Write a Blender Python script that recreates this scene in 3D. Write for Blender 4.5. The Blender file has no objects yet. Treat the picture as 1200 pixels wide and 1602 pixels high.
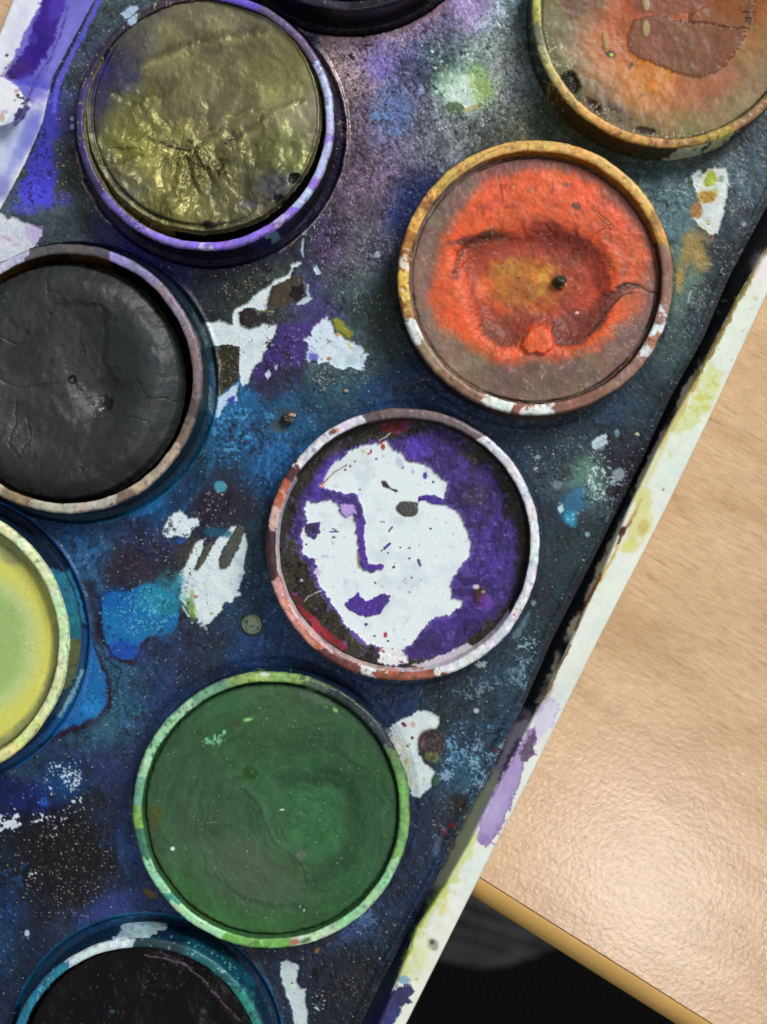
import bpy, math, random
import numpy as np
from mathutils import Vector

# ------------------------------------------------------------------ units
S = 0.00007            # one unit of the layout sheet = 0.07 mm on the tray surface
D = 1857.0             # camera height above the tray surface, same unit (130 mm)
ZT = 0.726             # tray surface above the floor, metres (desk top at 0.72)
HR = 61.0              # cup rim above the tray surface
DESK = -86.0           # desk top below the tray surface
sc = bpy.context.scene
C = sc.collection

def wpos(px, py, z):
    """sheet coordinates + height -> metres"""
    k = (D - z) / D
    return ((px - 600) * k * S, (801 - py) * k * S, ZT + z * S)

# ------------------------------------------------------------------ camera
cam_d = bpy.data.cameras.new('camera'); cam = bpy.data.objects.new('camera', cam_d); C.objects.link(cam)
cam.location = (0, 0, ZT + D * S)
cam_d.sensor_fit = 'VERTICAL'; cam_d.sensor_height = 24
cam_d.angle = 2 * math.atan(801 / D)
cam_d.clip_start = 0.01; cam_d.clip_end = 20
cam_d.dof.use_dof = True; cam_d.dof.focus_distance = (D - 30) * S
cam_d.dof.aperture_fstop = cam_d.lens / 1000 / 0.0022
sc.camera = cam

# ------------------------------------------------------------------ light
w = bpy.data.worlds.new('World'); sc.world = w; w.use_nodes = True
w.node_tree.nodes['Background'].inputs['Color'].default_value = (0.93, 0.97, 1.0, 1)
w.node_tree.nodes['Background'].inputs['Strength'].default_value = 0.33

def area(name, loc, target, size, power, col):
    l = bpy.data.lights.new(name, 'AREA'); l.shape = 'RECTANGLE'; l.size = size[0]; l.size_y = size[1]
    l.energy = power; l.color = col
    o = bpy.data.objects.new(name, l); C.objects.link(o); o.location = loc
    o.rotation_euler = (Vector(target) - Vector(loc)).to_track_quat('-Z', 'Y').to_euler()
area('window_light', (0.75, 0.85, ZT + 1.05), (0, 0, ZT), (0.5, 0.5), 22.0, (1.0, 0.985, 0.95))
area('ceiling_light', (0.36, -0.52, ZT + 1.5), (0, 0, ZT), (0.15, 0.2), 3.5, (1.0, 0.96, 0.96))
sc.view_settings.view_transform = 'Standard'; sc.view_settings.look = 'None'
sc.view_settings.exposure = 0.0; sc.view_settings.gamma = 1

# ------------------------------------------------------------------ noise
def _h(ix, iy, seed):
    n = (ix.astype(np.int64) * 374761393 + iy.astype(np.int64) * 668265263 + seed * 1274126177) & 0xffffffff
    n = ((n ^ (n >> 13)) * 1274126177) & 0xffffffff
    n = n ^ (n >> 16)
    return (n & 0xffffff).astype(np.float32) / 16777215.0
def vn(x, y, seed=0):
    fx = np.floor(x); fy = np.floor(y)
    tx = (x - fx).astype(np.float32); ty = (y - fy).astype(np.float32)
    tx = tx * tx * (3 - 2 * tx); ty = ty * ty * (3 - 2 * ty)
    a = _h(fx, fy, seed); b = _h(fx + 1, fy, seed); c = _h(fx, fy + 1, seed); d = _h(fx + 1, fy + 1, seed)
    return (a + (b - a) * tx) * (1 - ty) + (c + (d - c) * tx) * ty
def fbm(x, y, cell, octv=4, seed=0, gain=0.55):
    """about -1..1, feature size `cell` sheet units"""
    s = 0; a = 1; t = 0; f = 1.0 / cell
    for o in range(octv):
        ca, sa = math.cos(o * 1.1 + seed), math.sin(o * 1.1 + seed)
        s = s + a * (vn((x * ca - y * sa) * f + 17.3 * o, (x * sa + y * ca) * f - 9.1 * o, seed * 13 + o) * 2 - 1)
        t += a; a *= gain; f *= 2.03
    return s / t * 1.5
def ridge(x, y, cell, octv=3, seed=0):
    return 1 - np.abs(fbm(x, y, cell, octv, seed)) * 1.6
def sstep(a, b, x):
    t = np.clip((x - a) / (b - a + 1e-9), 0, 1)
    return t * t * (3 - 2 * t)

def Z(x0, y0, s, pts):
    return [(x0 + p[0] * s, y0 + p[1] * s) for p in pts]
TA = lambda p: Z(0, 0, .5, p)
TB = lambda p: Z(600, 0, .5, p)
TC = lambda p: Z(0, 360, .41667, p)
TD = lambda p: Z(400, 620, .38333, p)
TE = lambda p: Z(0, 780, .38333, p)
TF = lambda p: Z(190, 1030, .39167, p)
TG = lambda p: Z(600, 200, .4, p)
TH = lambda p: Z(0, 1150, .2822, p)
TI = lambda p: Z(200, 1400, .41667, p)
TJ = lambda p: Z(560, 1000, .3759, p)
TK = lambda p: Z(820, 200, .3744, p)
TL = lambda p: Z(300, 400, .28333, p)
TM = lambda p: Z(500, 0, .3, p)
TN = lambda p: Z(440, 280, .2372, p)
TO = lambda p: Z(780, 600, .25, p)
TP = lambda p: Z(600, 980, .25, p)
TQ = lambda p: Z(0, 0, .2623, p)
TR = lambda p: Z(150, 640, .26667, p)
TT = lambda p: Z(820, 0, .31667, p)

# ------------------------------------------------------------------ painting pigment onto the vertices
class Paint:
    """X, Y sheet coordinates of every vertex. C pigment (sRGB 0..1), H height, R roughness, M metal"""
    def __init__(s, X, Y, base=(200, 200, 200), rough=0.45, seed=1):
        s.X = X.astype(np.float64); s.Y = Y.astype(np.float64); n = len(X)
        s.C = np.tile(np.array(base, np.float32) / 255, (n, 1)); s.H = np.zeros(n, np.float32)
        s.R = np.full(n, rough, np.float32); s.M = np.zeros(n, np.float32)
        s.wx = fbm(X, Y, 14, 4, seed); s.wy = fbm(X, Y, 14, 4, seed + 50); s.wf = fbm(X, Y, 3.6, 2, seed + 90)
        s.wr = fbm(X, Y, 6.5, 3, seed + 140, .7); s.wc = fbm(X, Y, 45, 3, seed + 120); s.seed = seed
    def put(s, idx, m, col, a=1.0, h=None, rough=None, metal=None):
        m = (m * a).astype(np.float32)
        if col is not None:
            c = np.array(col, np.float32) / 255
            s.C[idx] = s.C[idx] * (1 - m[:, None]) + c * m[:, None]
        if h is not None: s.H[idx] += h * m
        if rough is not None: s.R[idx] = s.R[idx] * (1 - m) + rough * m
        if metal is not None: s.M[idx] = s.M[idx] * (1 - m) + metal * m
    def box(s, x0, y0, x1, y1):
        return np.nonzero((s.X > x0) & (s.X < x1) & (s.Y > y0) & (s.Y < y1))[0]
    def rbf(s, pts, sigma=26, warp=9, blend=1.0):
        P = np.array(pts, np.float64)
        x = s.X + s.wx * warp + fbm(s.X, s.Y, 60, 3, 301) * warp * 1.3; y = s.Y + s.wy * warp + fbm(s.X, s.Y, 60, 3, 302) * warp * 1.3
        acc = np.zeros_like(s.C); W = np.zeros(len(x), np.float32) + 1e-12
        for p in P:
            ww = np.exp(-((x - p[0]) ** 2 + (y - p[1]) ** 2) / (2 * sigma * sigma)).astype(np.float32) + \
                 1e-5 / (1 + ((x - p[0]) ** 2 + (y - p[1]) ** 2) / 9000.).astype(np.float32) ** 2
            W += ww; acc += ww[:, None] * (p[2:5] / 255).astype(np.float32)
        s.C = s.C * (1 - blend) + acc / W[:, None] * blend
    def poly(s, pts, col, noise=3.0, soft=1.0, a=1.0, h=None, rough=None, metal=None, grow=0, fine=1.0):
        P = np.array(pts, np.float64); mg = noise * 2 + soft + 8 + abs(grow)
        idx = s.box(P[:, 0].min() - mg, P[:, 1].min() - mg, P[:, 0].max() + mg, P[:, 1].max() + mg)
        if len(idx) == 0: return
        x = s.X[idx] + s.wx[idx] * noise; y = s.Y[idx] + s.wy[idx] * noise
        d = np.full(len(idx), 1e18); ins = np.zeros(len(idx), bool)
        for i in range(len(P)):
            ax, ay = P[i]; bx, by = P[(i + 1) % len(P)]
            ex, ey = bx - ax, by - ay
            t = np.clip(((x - ax) * ex + (y - ay) * ey) / (ex * ex + ey * ey + 1e-9), 0, 1)
            d = np.minimum(d, (x - ax - t * ex) ** 2 + (y - ay - t * ey) ** 2)
            if ay != by:
                c = ((ay > y) != (by > y)) & (x < ex * (y - ay) / (by - ay) + ax)
                ins ^= c
        sd = np.sqrt(d); sd[ins] *= -1
        sd = sd - grow + s.wf[idx] * fine * min(noise, 3) * .75 + s.wr[idx] * min(noise, 3.5) * .95
        m = 1 - sstep(-soft, soft, sd)
        s.put(idx, m, col, a, h, rough, metal)
    def stroke(s, pts, w_, col, a=1.0, noise=1.5, soft=.8, h=None, rough=None, metal=None, taper=False):
        P = np.array(pts, np.float64); mg = w_ + noise * 2 + soft + 4
        idx = s.box(P[:, 0].min() - mg, P[:, 1].min() - mg, P[:, 0].max() + mg, P[:, 1].max() + mg)
        if len(idx) == 0: return
        x = s.X[idx] + s.wx[idx] * noise; y = s.Y[idx] + s.wy[idx] * noise
        d = np.full(len(idx), 1e18)
        for i in range(len(P) - 1):
            ax, ay = P[i]; bx, by = P[i + 1]; ex, ey = bx - ax, by - ay
            t = np.clip(((x - ax) * ex + (y - ay) * ey) / (ex * ex + ey * ey + 1e-9), 0, 1)
            d = np.minimum(d, (x - ax - t * ex) ** 2 + (y - ay - t * ey) ** 2)
        m = 1 - sstep(w_ / 2 - soft, w_ / 2 + soft, np.sqrt(d) + s.wf[idx] * noise * .3 + s.wr[idx] * min(noise, 3) * .5)
        s.put(idx, m, col, a, h, rough, metal)
    def blob(s, cx, cy, rx, ry, col, a=1.0, soft=.6, ang=0, noise=.18, h=None, rough=None, metal=None):
        r = max(rx, ry) * (1 + soft + noise * 2) + 4
        idx = s.box(cx - r, cy - r, cx + r, cy + r)
        if len(idx) == 0: return
        ca, sa = math.cos(math.radians(ang)), math.sin(math.radians(ang))
        x = s.X[idx] - cx; y = s.Y[idx] - cy
        u = (x * ca + y * sa) / rx; v = (-x * sa + y * ca) / ry
        d = np.sqrt(u * u + v * v) + s.wx[idx] * noise + s.wy[idx] * noise * .5
        s.put(idx, 1 - sstep(1 - soft / 2, 1 + soft / 2, d), col, a, h, rough, metal)
    def speck(s, cx, cy, rx, ry, col, dens=.06, size=2.4, a=.9, ang=0, seed=3, h=None, crack=False, soft=1.0, rough=None):
        r = max(rx, ry) * (1 + soft)
        idx = s.box(cx - r, cy - r, cx + r, cy + r)
        if len(idx) == 0: return
        ca, sa = math.cos(math.radians(ang)), math.sin(math.radians(ang))
        x = s.X[idx] - cx; y = s.Y[idx] - cy
        u = (x * ca + y * sa) / rx; v = (-x * sa + y * ca) / ry
        e = 1 - sstep(1 - soft / 2, 1 + soft / 2, np.sqrt(u * u + v * v) + s.wx[idx] * .2)
        if crack:
            n = .34 * vn(s.X[idx] / size * 1.7, s.Y[idx] / size * 1.7, seed) + .22 * vn(s.X[idx] / size * 3.1, s.Y[idx] / size * 3.1, seed + 3) + .2 * ridge(s.X[idx] + s.wx[idx] * 4, s.Y[idx] + s.wy[idx] * 4, size * 1.8, 2, seed) + .3 * vn(s.X[idx] / size / 3.2, s.Y[idx] / size / 3.2, seed + 5)
        else:
            n = vn(s.X[idx] / size, s.Y[idx] / size, seed) * .72 + .28 * vn(s.X[idx] / size / .47, s.Y[idx] / size / .47, seed + 7)
        n = (n - n.mean()) / (n.std() + 1e-6)
        thr = np.interp(1 - dens * 1.0, [0, .5, .84, .9, .95, .98, .99, .998, 1], [-3, 0, 1, 1.28, 1.64, 2.05, 2.3, 2.6, 3])
        m = sstep(0, .35, n - thr - (1 - e) * 2.2) * (e > 0.02)
        s.put(idx, m, col, a, h, rough)
    def dots(s, n, x0, y0, x1, y1, col, rmin=.8, rmax=1.8, a=.9, seed=1, h=None):
        rg = random.Random(seed)
        for _ in range(n):
            cx, cy = rg.uniform(x0, x1), rg.uniform(y0, y1); r = rg.uniform(rmin, rmax); q = rg.uniform(.6, 1.7)
            s.blob(cx, cy, r * q, r, col, a * rg.uniform(.5, 1), .6, rg.uniform(0, 180), .1, h)
    def vary(s, amt=.12, cell=10, seed=9, hue=.04):
        n = fbm(s.X, s.Y, cell, 4, seed)
        s.C *= (1 + amt * n)[:, None]
        for k in range(3): s.C[:, k] *= 1 + hue * fbm(s.X, s.Y, cell * 2.2, 2, seed + 11 + k)
        s.C = np.clip(s.C, 0.008, 1)

def saturate(P, amt, idx=None):
    g = P.C.mean(1, keepdims=True); P.C = np.clip(g + (P.C - g) * amt, .01, 1)
def lin(c):
    c = np.clip(c, 0, 1)
    return np.where(c <= .04045, c / 12.92, ((c + .055) / 1.055) ** 2.4)

# ------------------------------------------------------------------ materials
def nodemat(name):
    m = bpy.data.materials.new(name); m.use_nodes = True
    return m, m.node_tree.nodes, m.node_tree.links, m.node_tree.nodes['Principled BSDF']
def N(ns, t, **kw):
    n = ns.new(t)
    for k, v in kw.items():
        if hasattr(n, k) and k not in ('Scale', 'Detail'): setattr(n, k, v)
        else: n.inputs[k].default_value = v
    return n
def pigment_material(name, grain=2600, bump=.35, dist=.00004, var=.16, coat=0.0, spec=.5, coarse=0.0, sss=0.0):
    """pigment from the vertex layer, grain and relief from noise nodes"""
    m, ns, lk, b = nodemat(name)
    at = N(ns, 'ShaderNodeAttribute', attribute_name='pigment')
    ar = N(ns, 'ShaderNodeAttribute', attribute_name='gloss')
    tc = ns.new('ShaderNodeTexCoord')
    n1 = N(ns, 'ShaderNodeTexNoise', Scale=grain, Detail=3.0); lk.new(tc.outputs['Object'], n1.inputs['Vector'])
    mr = N(ns, 'ShaderNodeMapRange'); lk.new(n1.outputs['Fac'], mr.inputs['Value'])
    mr.inputs['From Min'].default_value = .25; mr.inputs['From Max'].default_value = .75
    mr.inputs['To Min'].default_value = 1 - var; mr.inputs['To Max'].default_value = 1 + var
    mx = N(ns, 'ShaderNodeVectorMath', operation='MULTIPLY')
    lk.new(at.outputs['Color'], mx.inputs[0]); lk.new(mr.outputs['Result'], mx.inputs[1])
    lk.new(mx.outputs['Vector'], b.inputs['Base Color'])
    se = ns.new('ShaderNodeSeparateXYZ'); lk.new(ar.outputs['Vector'], se.inputs[0])
    lk.new(se.outputs['X'], b.inputs['Roughness']); lk.new(se.outputs['Y'], b.inputs['Metallic'])
    n2 = N(ns, 'ShaderNodeTexNoise', Scale=grain * 1.7, Detail=4.0, Roughness=.65); lk.new(tc.outputs['Object'], n2.inputs['Vector'])
    bp = N(ns, 'ShaderNodeBump', Strength=bump, Distance=dist); lk.new(n2.outputs['Fac'], bp.inputs['Height'])
    # relief strength follows the Z channel (bare plastic is smooth)
    mm = N(ns, 'ShaderNodeMath', operation='MULTIPLY'); lk.new(se.outputs['Z'], mm.inputs[0]); mm.inputs[1].default_value = bump
    lk.new(mm.outputs[0], bp.inputs['Strength'])
    lk.new(bp.outputs['Normal'], b.inputs['Normal'])
    b.inputs['Specular IOR Level'].default_value = spec
    b.inputs['Coat Weight'].default_value = coat; b.inputs['Coat Roughness'].default_value = .12
    if sss:
        b.inputs['Subsurface Weight'].default_value = sss; b.inputs['Subsurface Radius'].default_value = (1, 1, 1); b.inputs['Subsurface Scale'].default_value = .0006
    return m
MAT_TRAY = pigment_material('painted_plastic_tray', 4200, .28, .00004, .16, spec=.26)
MAT_RIM = pigment_material('stained_white_plastic', 1400, .15, .00003, .04, spec=.35)
MAT_CUP = pigment_material('stained_cup_plastic', 2600, .25, .00003, .08, spec=.35)
MAT_CAKE = pigment_material('dry_watercolour', 4800, .5, .00003, .10, spec=.3)
MAT_METAL = pigment_material('pearl_gold_watercolour', 5600, .35, .00003, .14, spec=.5)
MAT_WET = pigment_material('smooth_watercolour', 4800, .3, .000025, .07, spec=.2)

def plain_material(name, col, rough, scale=400, var=.15, bump=.2, dist=.0002):
    m, ns, lk, b = nodemat(name)
    tc = ns.new('ShaderNodeTexCoord')
    n1 = N(ns, 'ShaderNodeTexNoise', Scale=scale, Detail=5.0); lk.new(tc.outputs['Object'], n1.inputs['Vector'])
    cr = ns.new('ShaderNodeValToRGB'); lk.new(n1.outputs['Fac'], cr.inputs['Fac'])
    cr.color_ramp.elements[0].position = .3; cr.color_ramp.elements[1].position = .7
    cr.color_ramp.elements[0].color = tuple(c * (1 - var) for c in col) + (1,)
    cr.color_ramp.elements[1].color = tuple(min(1, c * (1 + var)) for c in col) + (1,)
    lk.new(cr.outputs['Color'], b.inputs['Base Color']); b.inputs['Roughness'].default_value = rough
    bp = N(ns, 'ShaderNodeBump', Strength=bump, Distance=dist); lk.new(n1.outputs['Fac'], bp.inputs['Height']); lk.new(bp.outputs['Normal'], b.inputs['Normal'])
    return m

# ------------------------------------------------------------------ mesh helpers
def fast_mesh(name, V, F, mat, parent=None, smooth=True, P=None, origin=(0, 0, 0), k=.9, relief=None):
    me = bpy.data.meshes.new(name)
    V = np.asarray(V, np.float64) - np.array(origin)
    F = np.asarray(F, np.int32); nf, q = F.shape
    me.vertices.add(len(V)); me.vertices.foreach_set('co', V.astype(np.float32).ravel())
    me.loops.add(nf * q); me.loops.foreach_set('vertex_index', F.ravel())
    me.polygons.add(nf); me.polygons.foreach_set('loop_start', np.arange(0, nf * q, q, dtype=np.int32))
    me.polygons.foreach_set('loop_total', np.full(nf, q, np.int32))
    me.polygons.foreach_set('use_smooth', np.full(nf, smooth, bool))
    me.update(calc_edges=True)
    if P is not None:
        a = me.attributes.new('pigment', 'FLOAT_COLOR', 'POINT')
        c = np.ones((len(V), 4), np.float32); c[:, :3] = np.clip(lin(P.C) * k, .002, .86)
        a.data.foreach_set('color', c.ravel())
        g = me.attributes.new('gloss', 'FLOAT_VECTOR', 'POINT')
        rl = np.ones(len(V), np.float32) if relief is None else relief
        g.data.foreach_set('vector', np.stack([P.R, P.M, rl], 1).astype(np.float32).ravel())
    me.materials.append(mat)
    o = bpy.data.objects.new(name, me); C.objects.link(o)
    if parent: o.parent = parent
    else: o.location = origin
    return o
def grid_faces(nu, nv):
    i = np.arange(nu - 1)[:, None] * nv + np.arange(nv - 1)[None, :]
    i = i.ravel()
    return np.stack([i, i + nv, i + nv + 1, i + 1], 1)
def thing(name, label, cat, loc, group=None):
    o = bpy.data.objects.new(name, None); C.objects.link(o); o.location = loc; o.empty_display_size = .005
    o['label'] = label; o['category'] = cat
    if group: o['group'] = group
    return o
def to_m(X, Y, H):
    """sheet position at height 0 (orthographic in the tray plane) -> metres"""
    return np.stack([(X - 600) * S, (801 - Y) * S, ZT + H * S], 1)

# ------------------------------------------------------------------ where the pans stand
KR = (D - HR) / D
# name: apparent rim centre and radius
PANS = {
    'brown': (1048, 15, 217), 'orange': (838, 434, 217), 'face': (631, 852, 215.5), 'green': (424, 1268, 218),
    'teal': (217, 1672, 206), 'purple': (545, -197, 214), 'gold': (321, 189, 203), 'black': (105, 592, 212), 'yellow': (-113, 1005, 222)}
REAL = {k: (600 + (x - 600) * KR, 801 + (y - 801) * KR, r * KR) for k, (x, y, r) in PANS.items()}

# ------------------------------------------------------------------ rims of the tray: cross-section lines (y -> x)
def line(*pts):
    pts = sorted(pts, key=lambda p: p[1]); ys = [p[1] for p in pts]; xs = [p[0] for p in pts]
    def f(y):
        y = np.asarray(y, float); r = np.interp(y, ys, xs)
        r = np.where(y < ys[0], xs[0] + (y - ys[0]) * (-.5), r)
        return np.where(y > ys[-1], xs[-1] + (y - ys[-1]) * (-.5), r)
    return f
R_G = line((1198, 320), (1138, 432), (1097, 530), (1045, 623), (1000, 724), (930, 865), (861, 1000), (822, 1090), (768, 1203), (724, 1286), (690, 1356), (640, 1450), (595, 1535), (562, 1602))
R_T1 = line((1206, 380), (1157, 462), (1082, 605), (1030, 700), (982, 800), (938, 905), (887, 1019), (838, 1117), (780, 1225), (733, 1320), (700, 1378), (652, 1452), (624, 1530), (592, 1602))
R_T2 = line((1230, 395), (1200, 458), (1116, 640), (1039, 800), (936, 1000), (836, 1202), (735, 1402), (635, 1602))
L_G = line((150, 0), (86, 118), (70, 190), (42, 255), (6, 322))
L_W = line((135, 0), (103, 60), (40, 165), (14, 250), (-14, 322))
L_T1 = line((64, 0), (36, 52), (10, 115), (-40, 200))
L_T2 = line((20, 0), (0, 50), (-60, 175))

ys_f = np.concatenate([np.arange(-360, -20, 8.), np.arange(-20, 1625, 1.55), np.arange(1625, 1960, 8.)])

def loft(curves, subdiv):
    """curves: list of (function, z); returns apparent X,Y,z arrays on a grid rows=y"""
    cols = []
    for i in range(len(curves) - 1):
        (fa, za), (fb, zb) = curves[i], curves[i + 1]
        n = subdiv[i]
        for j in range(n + (i == len(curves) - 2)):
            t = j / n; cols.append((fa, fb, za, zb, t))
    X = np.stack([fa(ys_f) * (1 - t) + fb(ys_f) * t for fa, fb, za, zb, t in cols], 1)
    Zz = np.stack([np.full(len(ys_f), za + (zb - za) * t) for fa, fb, za, zb, t in cols], 1)
    Y = np.repeat(ys_f[:, None], X.shape[1], 1)
    return X, Y, Zz
off = lambda f, d: (lambda y: f(y) + d)
RH = 34.0


# ================================================================== THE DESK AND WHAT IS BELOW
def desk_pt(px, py): return Vector(wpos(px, py, DESK))
e0, e1 = desk_pt(750, 1374), desk_pt(1110, 1601)
eu = (e1 - e0).normalized(); en = Vector((-eu.y, eu.x, 0))         # en points into the desk
if en.dot(desk_pt(1100, 900) - e0) < 0: en = -en
desk = thing('desk', 'beech laminate desk top with tan rounded edge band under the paint box', 'desk', tuple(e0))
ZD = e0.z
def desk_grid(us, prof):
    V = []; 
    for u in us:
        for (n, z) in prof:
            p = eu * u + en * n; V.append((p.x, p.y, z))
    return np.array(V)
def laminate():
    m, ns, lk, b = nodemat('beech_laminate')
    tc = ns.new('ShaderNodeTexCoord')
    mp = N(ns, 'ShaderNodeMapping', vector_type='TEXTURE'); lk.new(tc.outputs['Object'], mp.inputs['Vector'])
    mp.inputs['Rotation'].default_value = (0, 0, math.radians(-30)); mp.inputs['Scale'].default_value = (1 / 40, 1 / 170, 1)
    n1 = N(ns, 'ShaderNodeTexNoise', Scale=1.0, Detail=6.0, Roughness=.6, Distortion=.6); lk.new(mp.outputs[0], n1.inputs['Vector'])
    cr = ns.new('ShaderNodeValToRGB'); lk.new(n1.outputs['Fac'], cr.inputs['Fac'])
    e = cr.color_ramp.elements; e[0].position = .30; e[1].position = .72
    e[0].color = (.49, .305, .155, 1); e[1].color = (.68, .47, .285, 1)
    mid = cr.color_ramp.elements.new(.5); mid.color = (.60, .395, .225, 1)
    mp2 = N(ns, 'ShaderNodeMapping', vector_type='TEXTURE'); lk.new(tc.outputs['Object'], mp2.inputs['Vector'])
    mp2.inputs['Rotation'].default_value = (0, 0, math.radians(-28)); mp2.inputs['Scale'].default_value = (1 / 500, 1 / 2600, 1)
    n2 = N(ns, 'ShaderNodeTexNoise', Scale=1.0, Detail=4.0, Roughness=.7); lk.new(mp2.outputs[0], n2.inputs['Vector'])
    mr = N(ns, 'ShaderNodeMapRange'); lk.new(n2.outputs['Fac'], mr.inputs['Value'])
    mr.inputs['From Min'].default_value = .3; mr.inputs['From Max'].default_value = .7
    mr.inputs['To Min'].default_value = .78; mr.inputs['To Max'].default_value = 1.14
    mx = N(ns, 'ShaderNodeVectorMath', operation='MULTIPLY'); lk.new(cr.outputs['Color'], mx.inputs[0]); lk.new(mr.outputs['Result'], mx.inputs[1])
    mp3 = N(ns, 'ShaderNodeMapping', vector_type='TEXTURE'); lk.new(tc.outputs['Object'], mp3.inputs['Vector'])
    mp3.inputs['Rotation'].default_value = (0, 0, math.radians(-32)); mp3.inputs['Scale'].default_value = (1 / 260, 1 / 1900, 1)
    n4 = N(ns, 'ShaderNodeTexNoise', Scale=1.0, Detail=2.0); lk.new(mp3.outputs[0], n4.inputs['Vector'])
    pr = ns.new('ShaderNodeValToRGB'); lk.new(n4.outputs['Fac'], pr.inputs['Fac']); pr.color_ramp.elements[0].position = .62; pr.color_ramp.elements[0].color = (1, 1, 1, 1); pr.color_ramp.elements[1].position = .70; pr.color_ramp.elements[1].color = (.86, .80, .74, 1)
    mx2 = N(ns, 'ShaderNodeVectorMath', operation='MULTIPLY'); lk.new(mx.outputs['Vector'], mx2.inputs[0]); lk.new(pr.outputs['Color'], mx2.inputs[1])
    lk.new(mx2.outputs['Vector'], b.inputs['Base Color'])
    b.inputs['Roughness'].default_value = .23; b.inputs['Specular IOR Level'].default_value = .5
    n3 = N(ns, 'ShaderNodeTexNoise', Scale=1750.0, Detail=2.0, Roughness=.4, Distortion=.5); lk.new(tc.outputs['Object'], n3.inputs['Vector'])
    bp = N(ns, 'ShaderNodeBump', Strength=.42, Distance=.00005); lk.new(n3.outputs['Fac'], bp.inputs['Height'])
    lk.new(bp.outputs['Normal'], b.inputs['Normal'])
    return m
BR = 30 * S
us = np.array([-.45, -.2, -.08, -.02, 0, .02, .04, .08, .2, .5])
prof = [(BR * .05, -.0012), (BR * .05, -.00008), (BR * .09, 0), (.05, 0), (.2, 0), (.5, 0), (.5, -.022), (BR * .05, -.022), (BR * .05, -.0012)]
V = desk_grid(us, prof)
fast_mesh('desk_top', V, grid_faces(len(us), len(prof)), laminate(), desk, smooth=False)
# rounded edge band, real quarter round, butts against the top with a hairline joint
RB = 36 * S
q = [(0.0, -.0009), (-.0, -.00012), (-.00006, -.00003)]
for i in range(0, 13):
    a = i / 12 * math.pi / 2
    q.append((-.0001 - RB * math.sin(a), -RB + RB * math.cos(a) - .00003))
q += [(-.0001 - RB, -.02), (-.0008, -.0215), (0.0, -.0215), (0.0, -.0009)]
usb = np.linspace(-.45, .5, 60)
m_band = plain_material('tan_edge_band', (.56, .325, .085), .42, 260, .05, .12, .0002)
fast_mesh('edge_band', desk_grid(usb, q), grid_faces(len(usb), len(q)), m_band, desk)

floor_m = plain_material('dark_floor', (.012, .012, .013), .85, 60, .3, .3, .002)
me = bpy.data.meshes.new('floor'); me.from_pydata([(-3, -3, 0), (3, -3, 0), (3, 3, 0), (-3, 3, 0)], [], [(0, 1, 2, 3)]); me.materials.append(floor_m)
fl = bpy.data.objects.new('floor', me); C.objects.link(fl); fl['kind'] = 'structure'

# dark knitted cloth below the desk edge (soft fold, out of focus)
def cloth():
    u, v = np.meshgrid(np.linspace(-.35, .55, 150), np.linspace(-.42, .12, 110), indexing='ij')
    x = u; y = v
    fold = .06 * np.exp(-((y + .135 + .25 * (x - .06)) / .045) ** 2) * np.exp(-((x - .07) / .10) ** 2) + .010 * np.sin(x * 22 + y * 9) + .012 * np.sin(y * 31 - x * 8)
    z = .42 + fold - .35 * np.clip(-y - .14, 0, 1) + .003 * fbm(x.ravel() * 1000, y.ravel() * 1000, 30, 3, 4).reshape(x.shape)
    V = np.stack([x.ravel(), y.ravel(), z.ravel()], 1)
    m, ns, lk, b = nodemat('dark_knit')
    tc = ns.new('ShaderNodeTexCoord')
    wv = N(ns, 'ShaderNodeTexWave', Scale=110.0, Distortion=2.0, Detail=2.0); lk.new(tc.outputs['Object'], wv.inputs['Vector'])
    cr = ns.new('ShaderNodeValToRGB'); lk.new(wv.outputs['Fac'], cr.inputs['Fac'])
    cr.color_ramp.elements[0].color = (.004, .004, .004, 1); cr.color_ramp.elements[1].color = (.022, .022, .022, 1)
    lk.new(cr.outputs['Color'], b.inputs['Base Color']); b.inputs['Roughness'].default_value = .9; b.inputs['Specular IOR Level'].default_value = .0
    o = fast_mesh('cloth', V, grid_faces(150, 110), m, None, origin=(.05, -.12, .42))
    o['label'] = 'black cloth in the shade far below the desk edge'; o['category'] = 'cloth'
    # added paler strip over it: the lit part of the cloth, painted grey
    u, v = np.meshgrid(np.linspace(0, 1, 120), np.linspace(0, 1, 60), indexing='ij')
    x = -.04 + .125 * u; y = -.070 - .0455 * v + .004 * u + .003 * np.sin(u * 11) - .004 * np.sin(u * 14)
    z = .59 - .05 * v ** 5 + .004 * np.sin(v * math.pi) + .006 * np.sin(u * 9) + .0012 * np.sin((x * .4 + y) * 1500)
    m, ns, lk, b = nodemat('lit_cloth_grey')
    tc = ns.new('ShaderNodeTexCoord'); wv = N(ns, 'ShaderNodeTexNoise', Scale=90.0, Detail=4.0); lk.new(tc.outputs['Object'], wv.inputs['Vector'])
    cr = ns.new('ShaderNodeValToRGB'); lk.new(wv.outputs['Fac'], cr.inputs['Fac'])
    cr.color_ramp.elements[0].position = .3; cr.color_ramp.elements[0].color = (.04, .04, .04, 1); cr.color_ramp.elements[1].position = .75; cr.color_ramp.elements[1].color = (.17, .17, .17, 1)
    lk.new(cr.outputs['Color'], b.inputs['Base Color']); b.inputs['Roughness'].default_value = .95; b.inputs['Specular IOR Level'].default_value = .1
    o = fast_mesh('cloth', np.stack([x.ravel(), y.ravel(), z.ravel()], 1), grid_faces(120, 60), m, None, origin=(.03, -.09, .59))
    o['label'] = 'lit part of the dark cloth below the desk corner, added as a paler grey strip'; o['category'] = 'cloth'
cloth()

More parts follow.
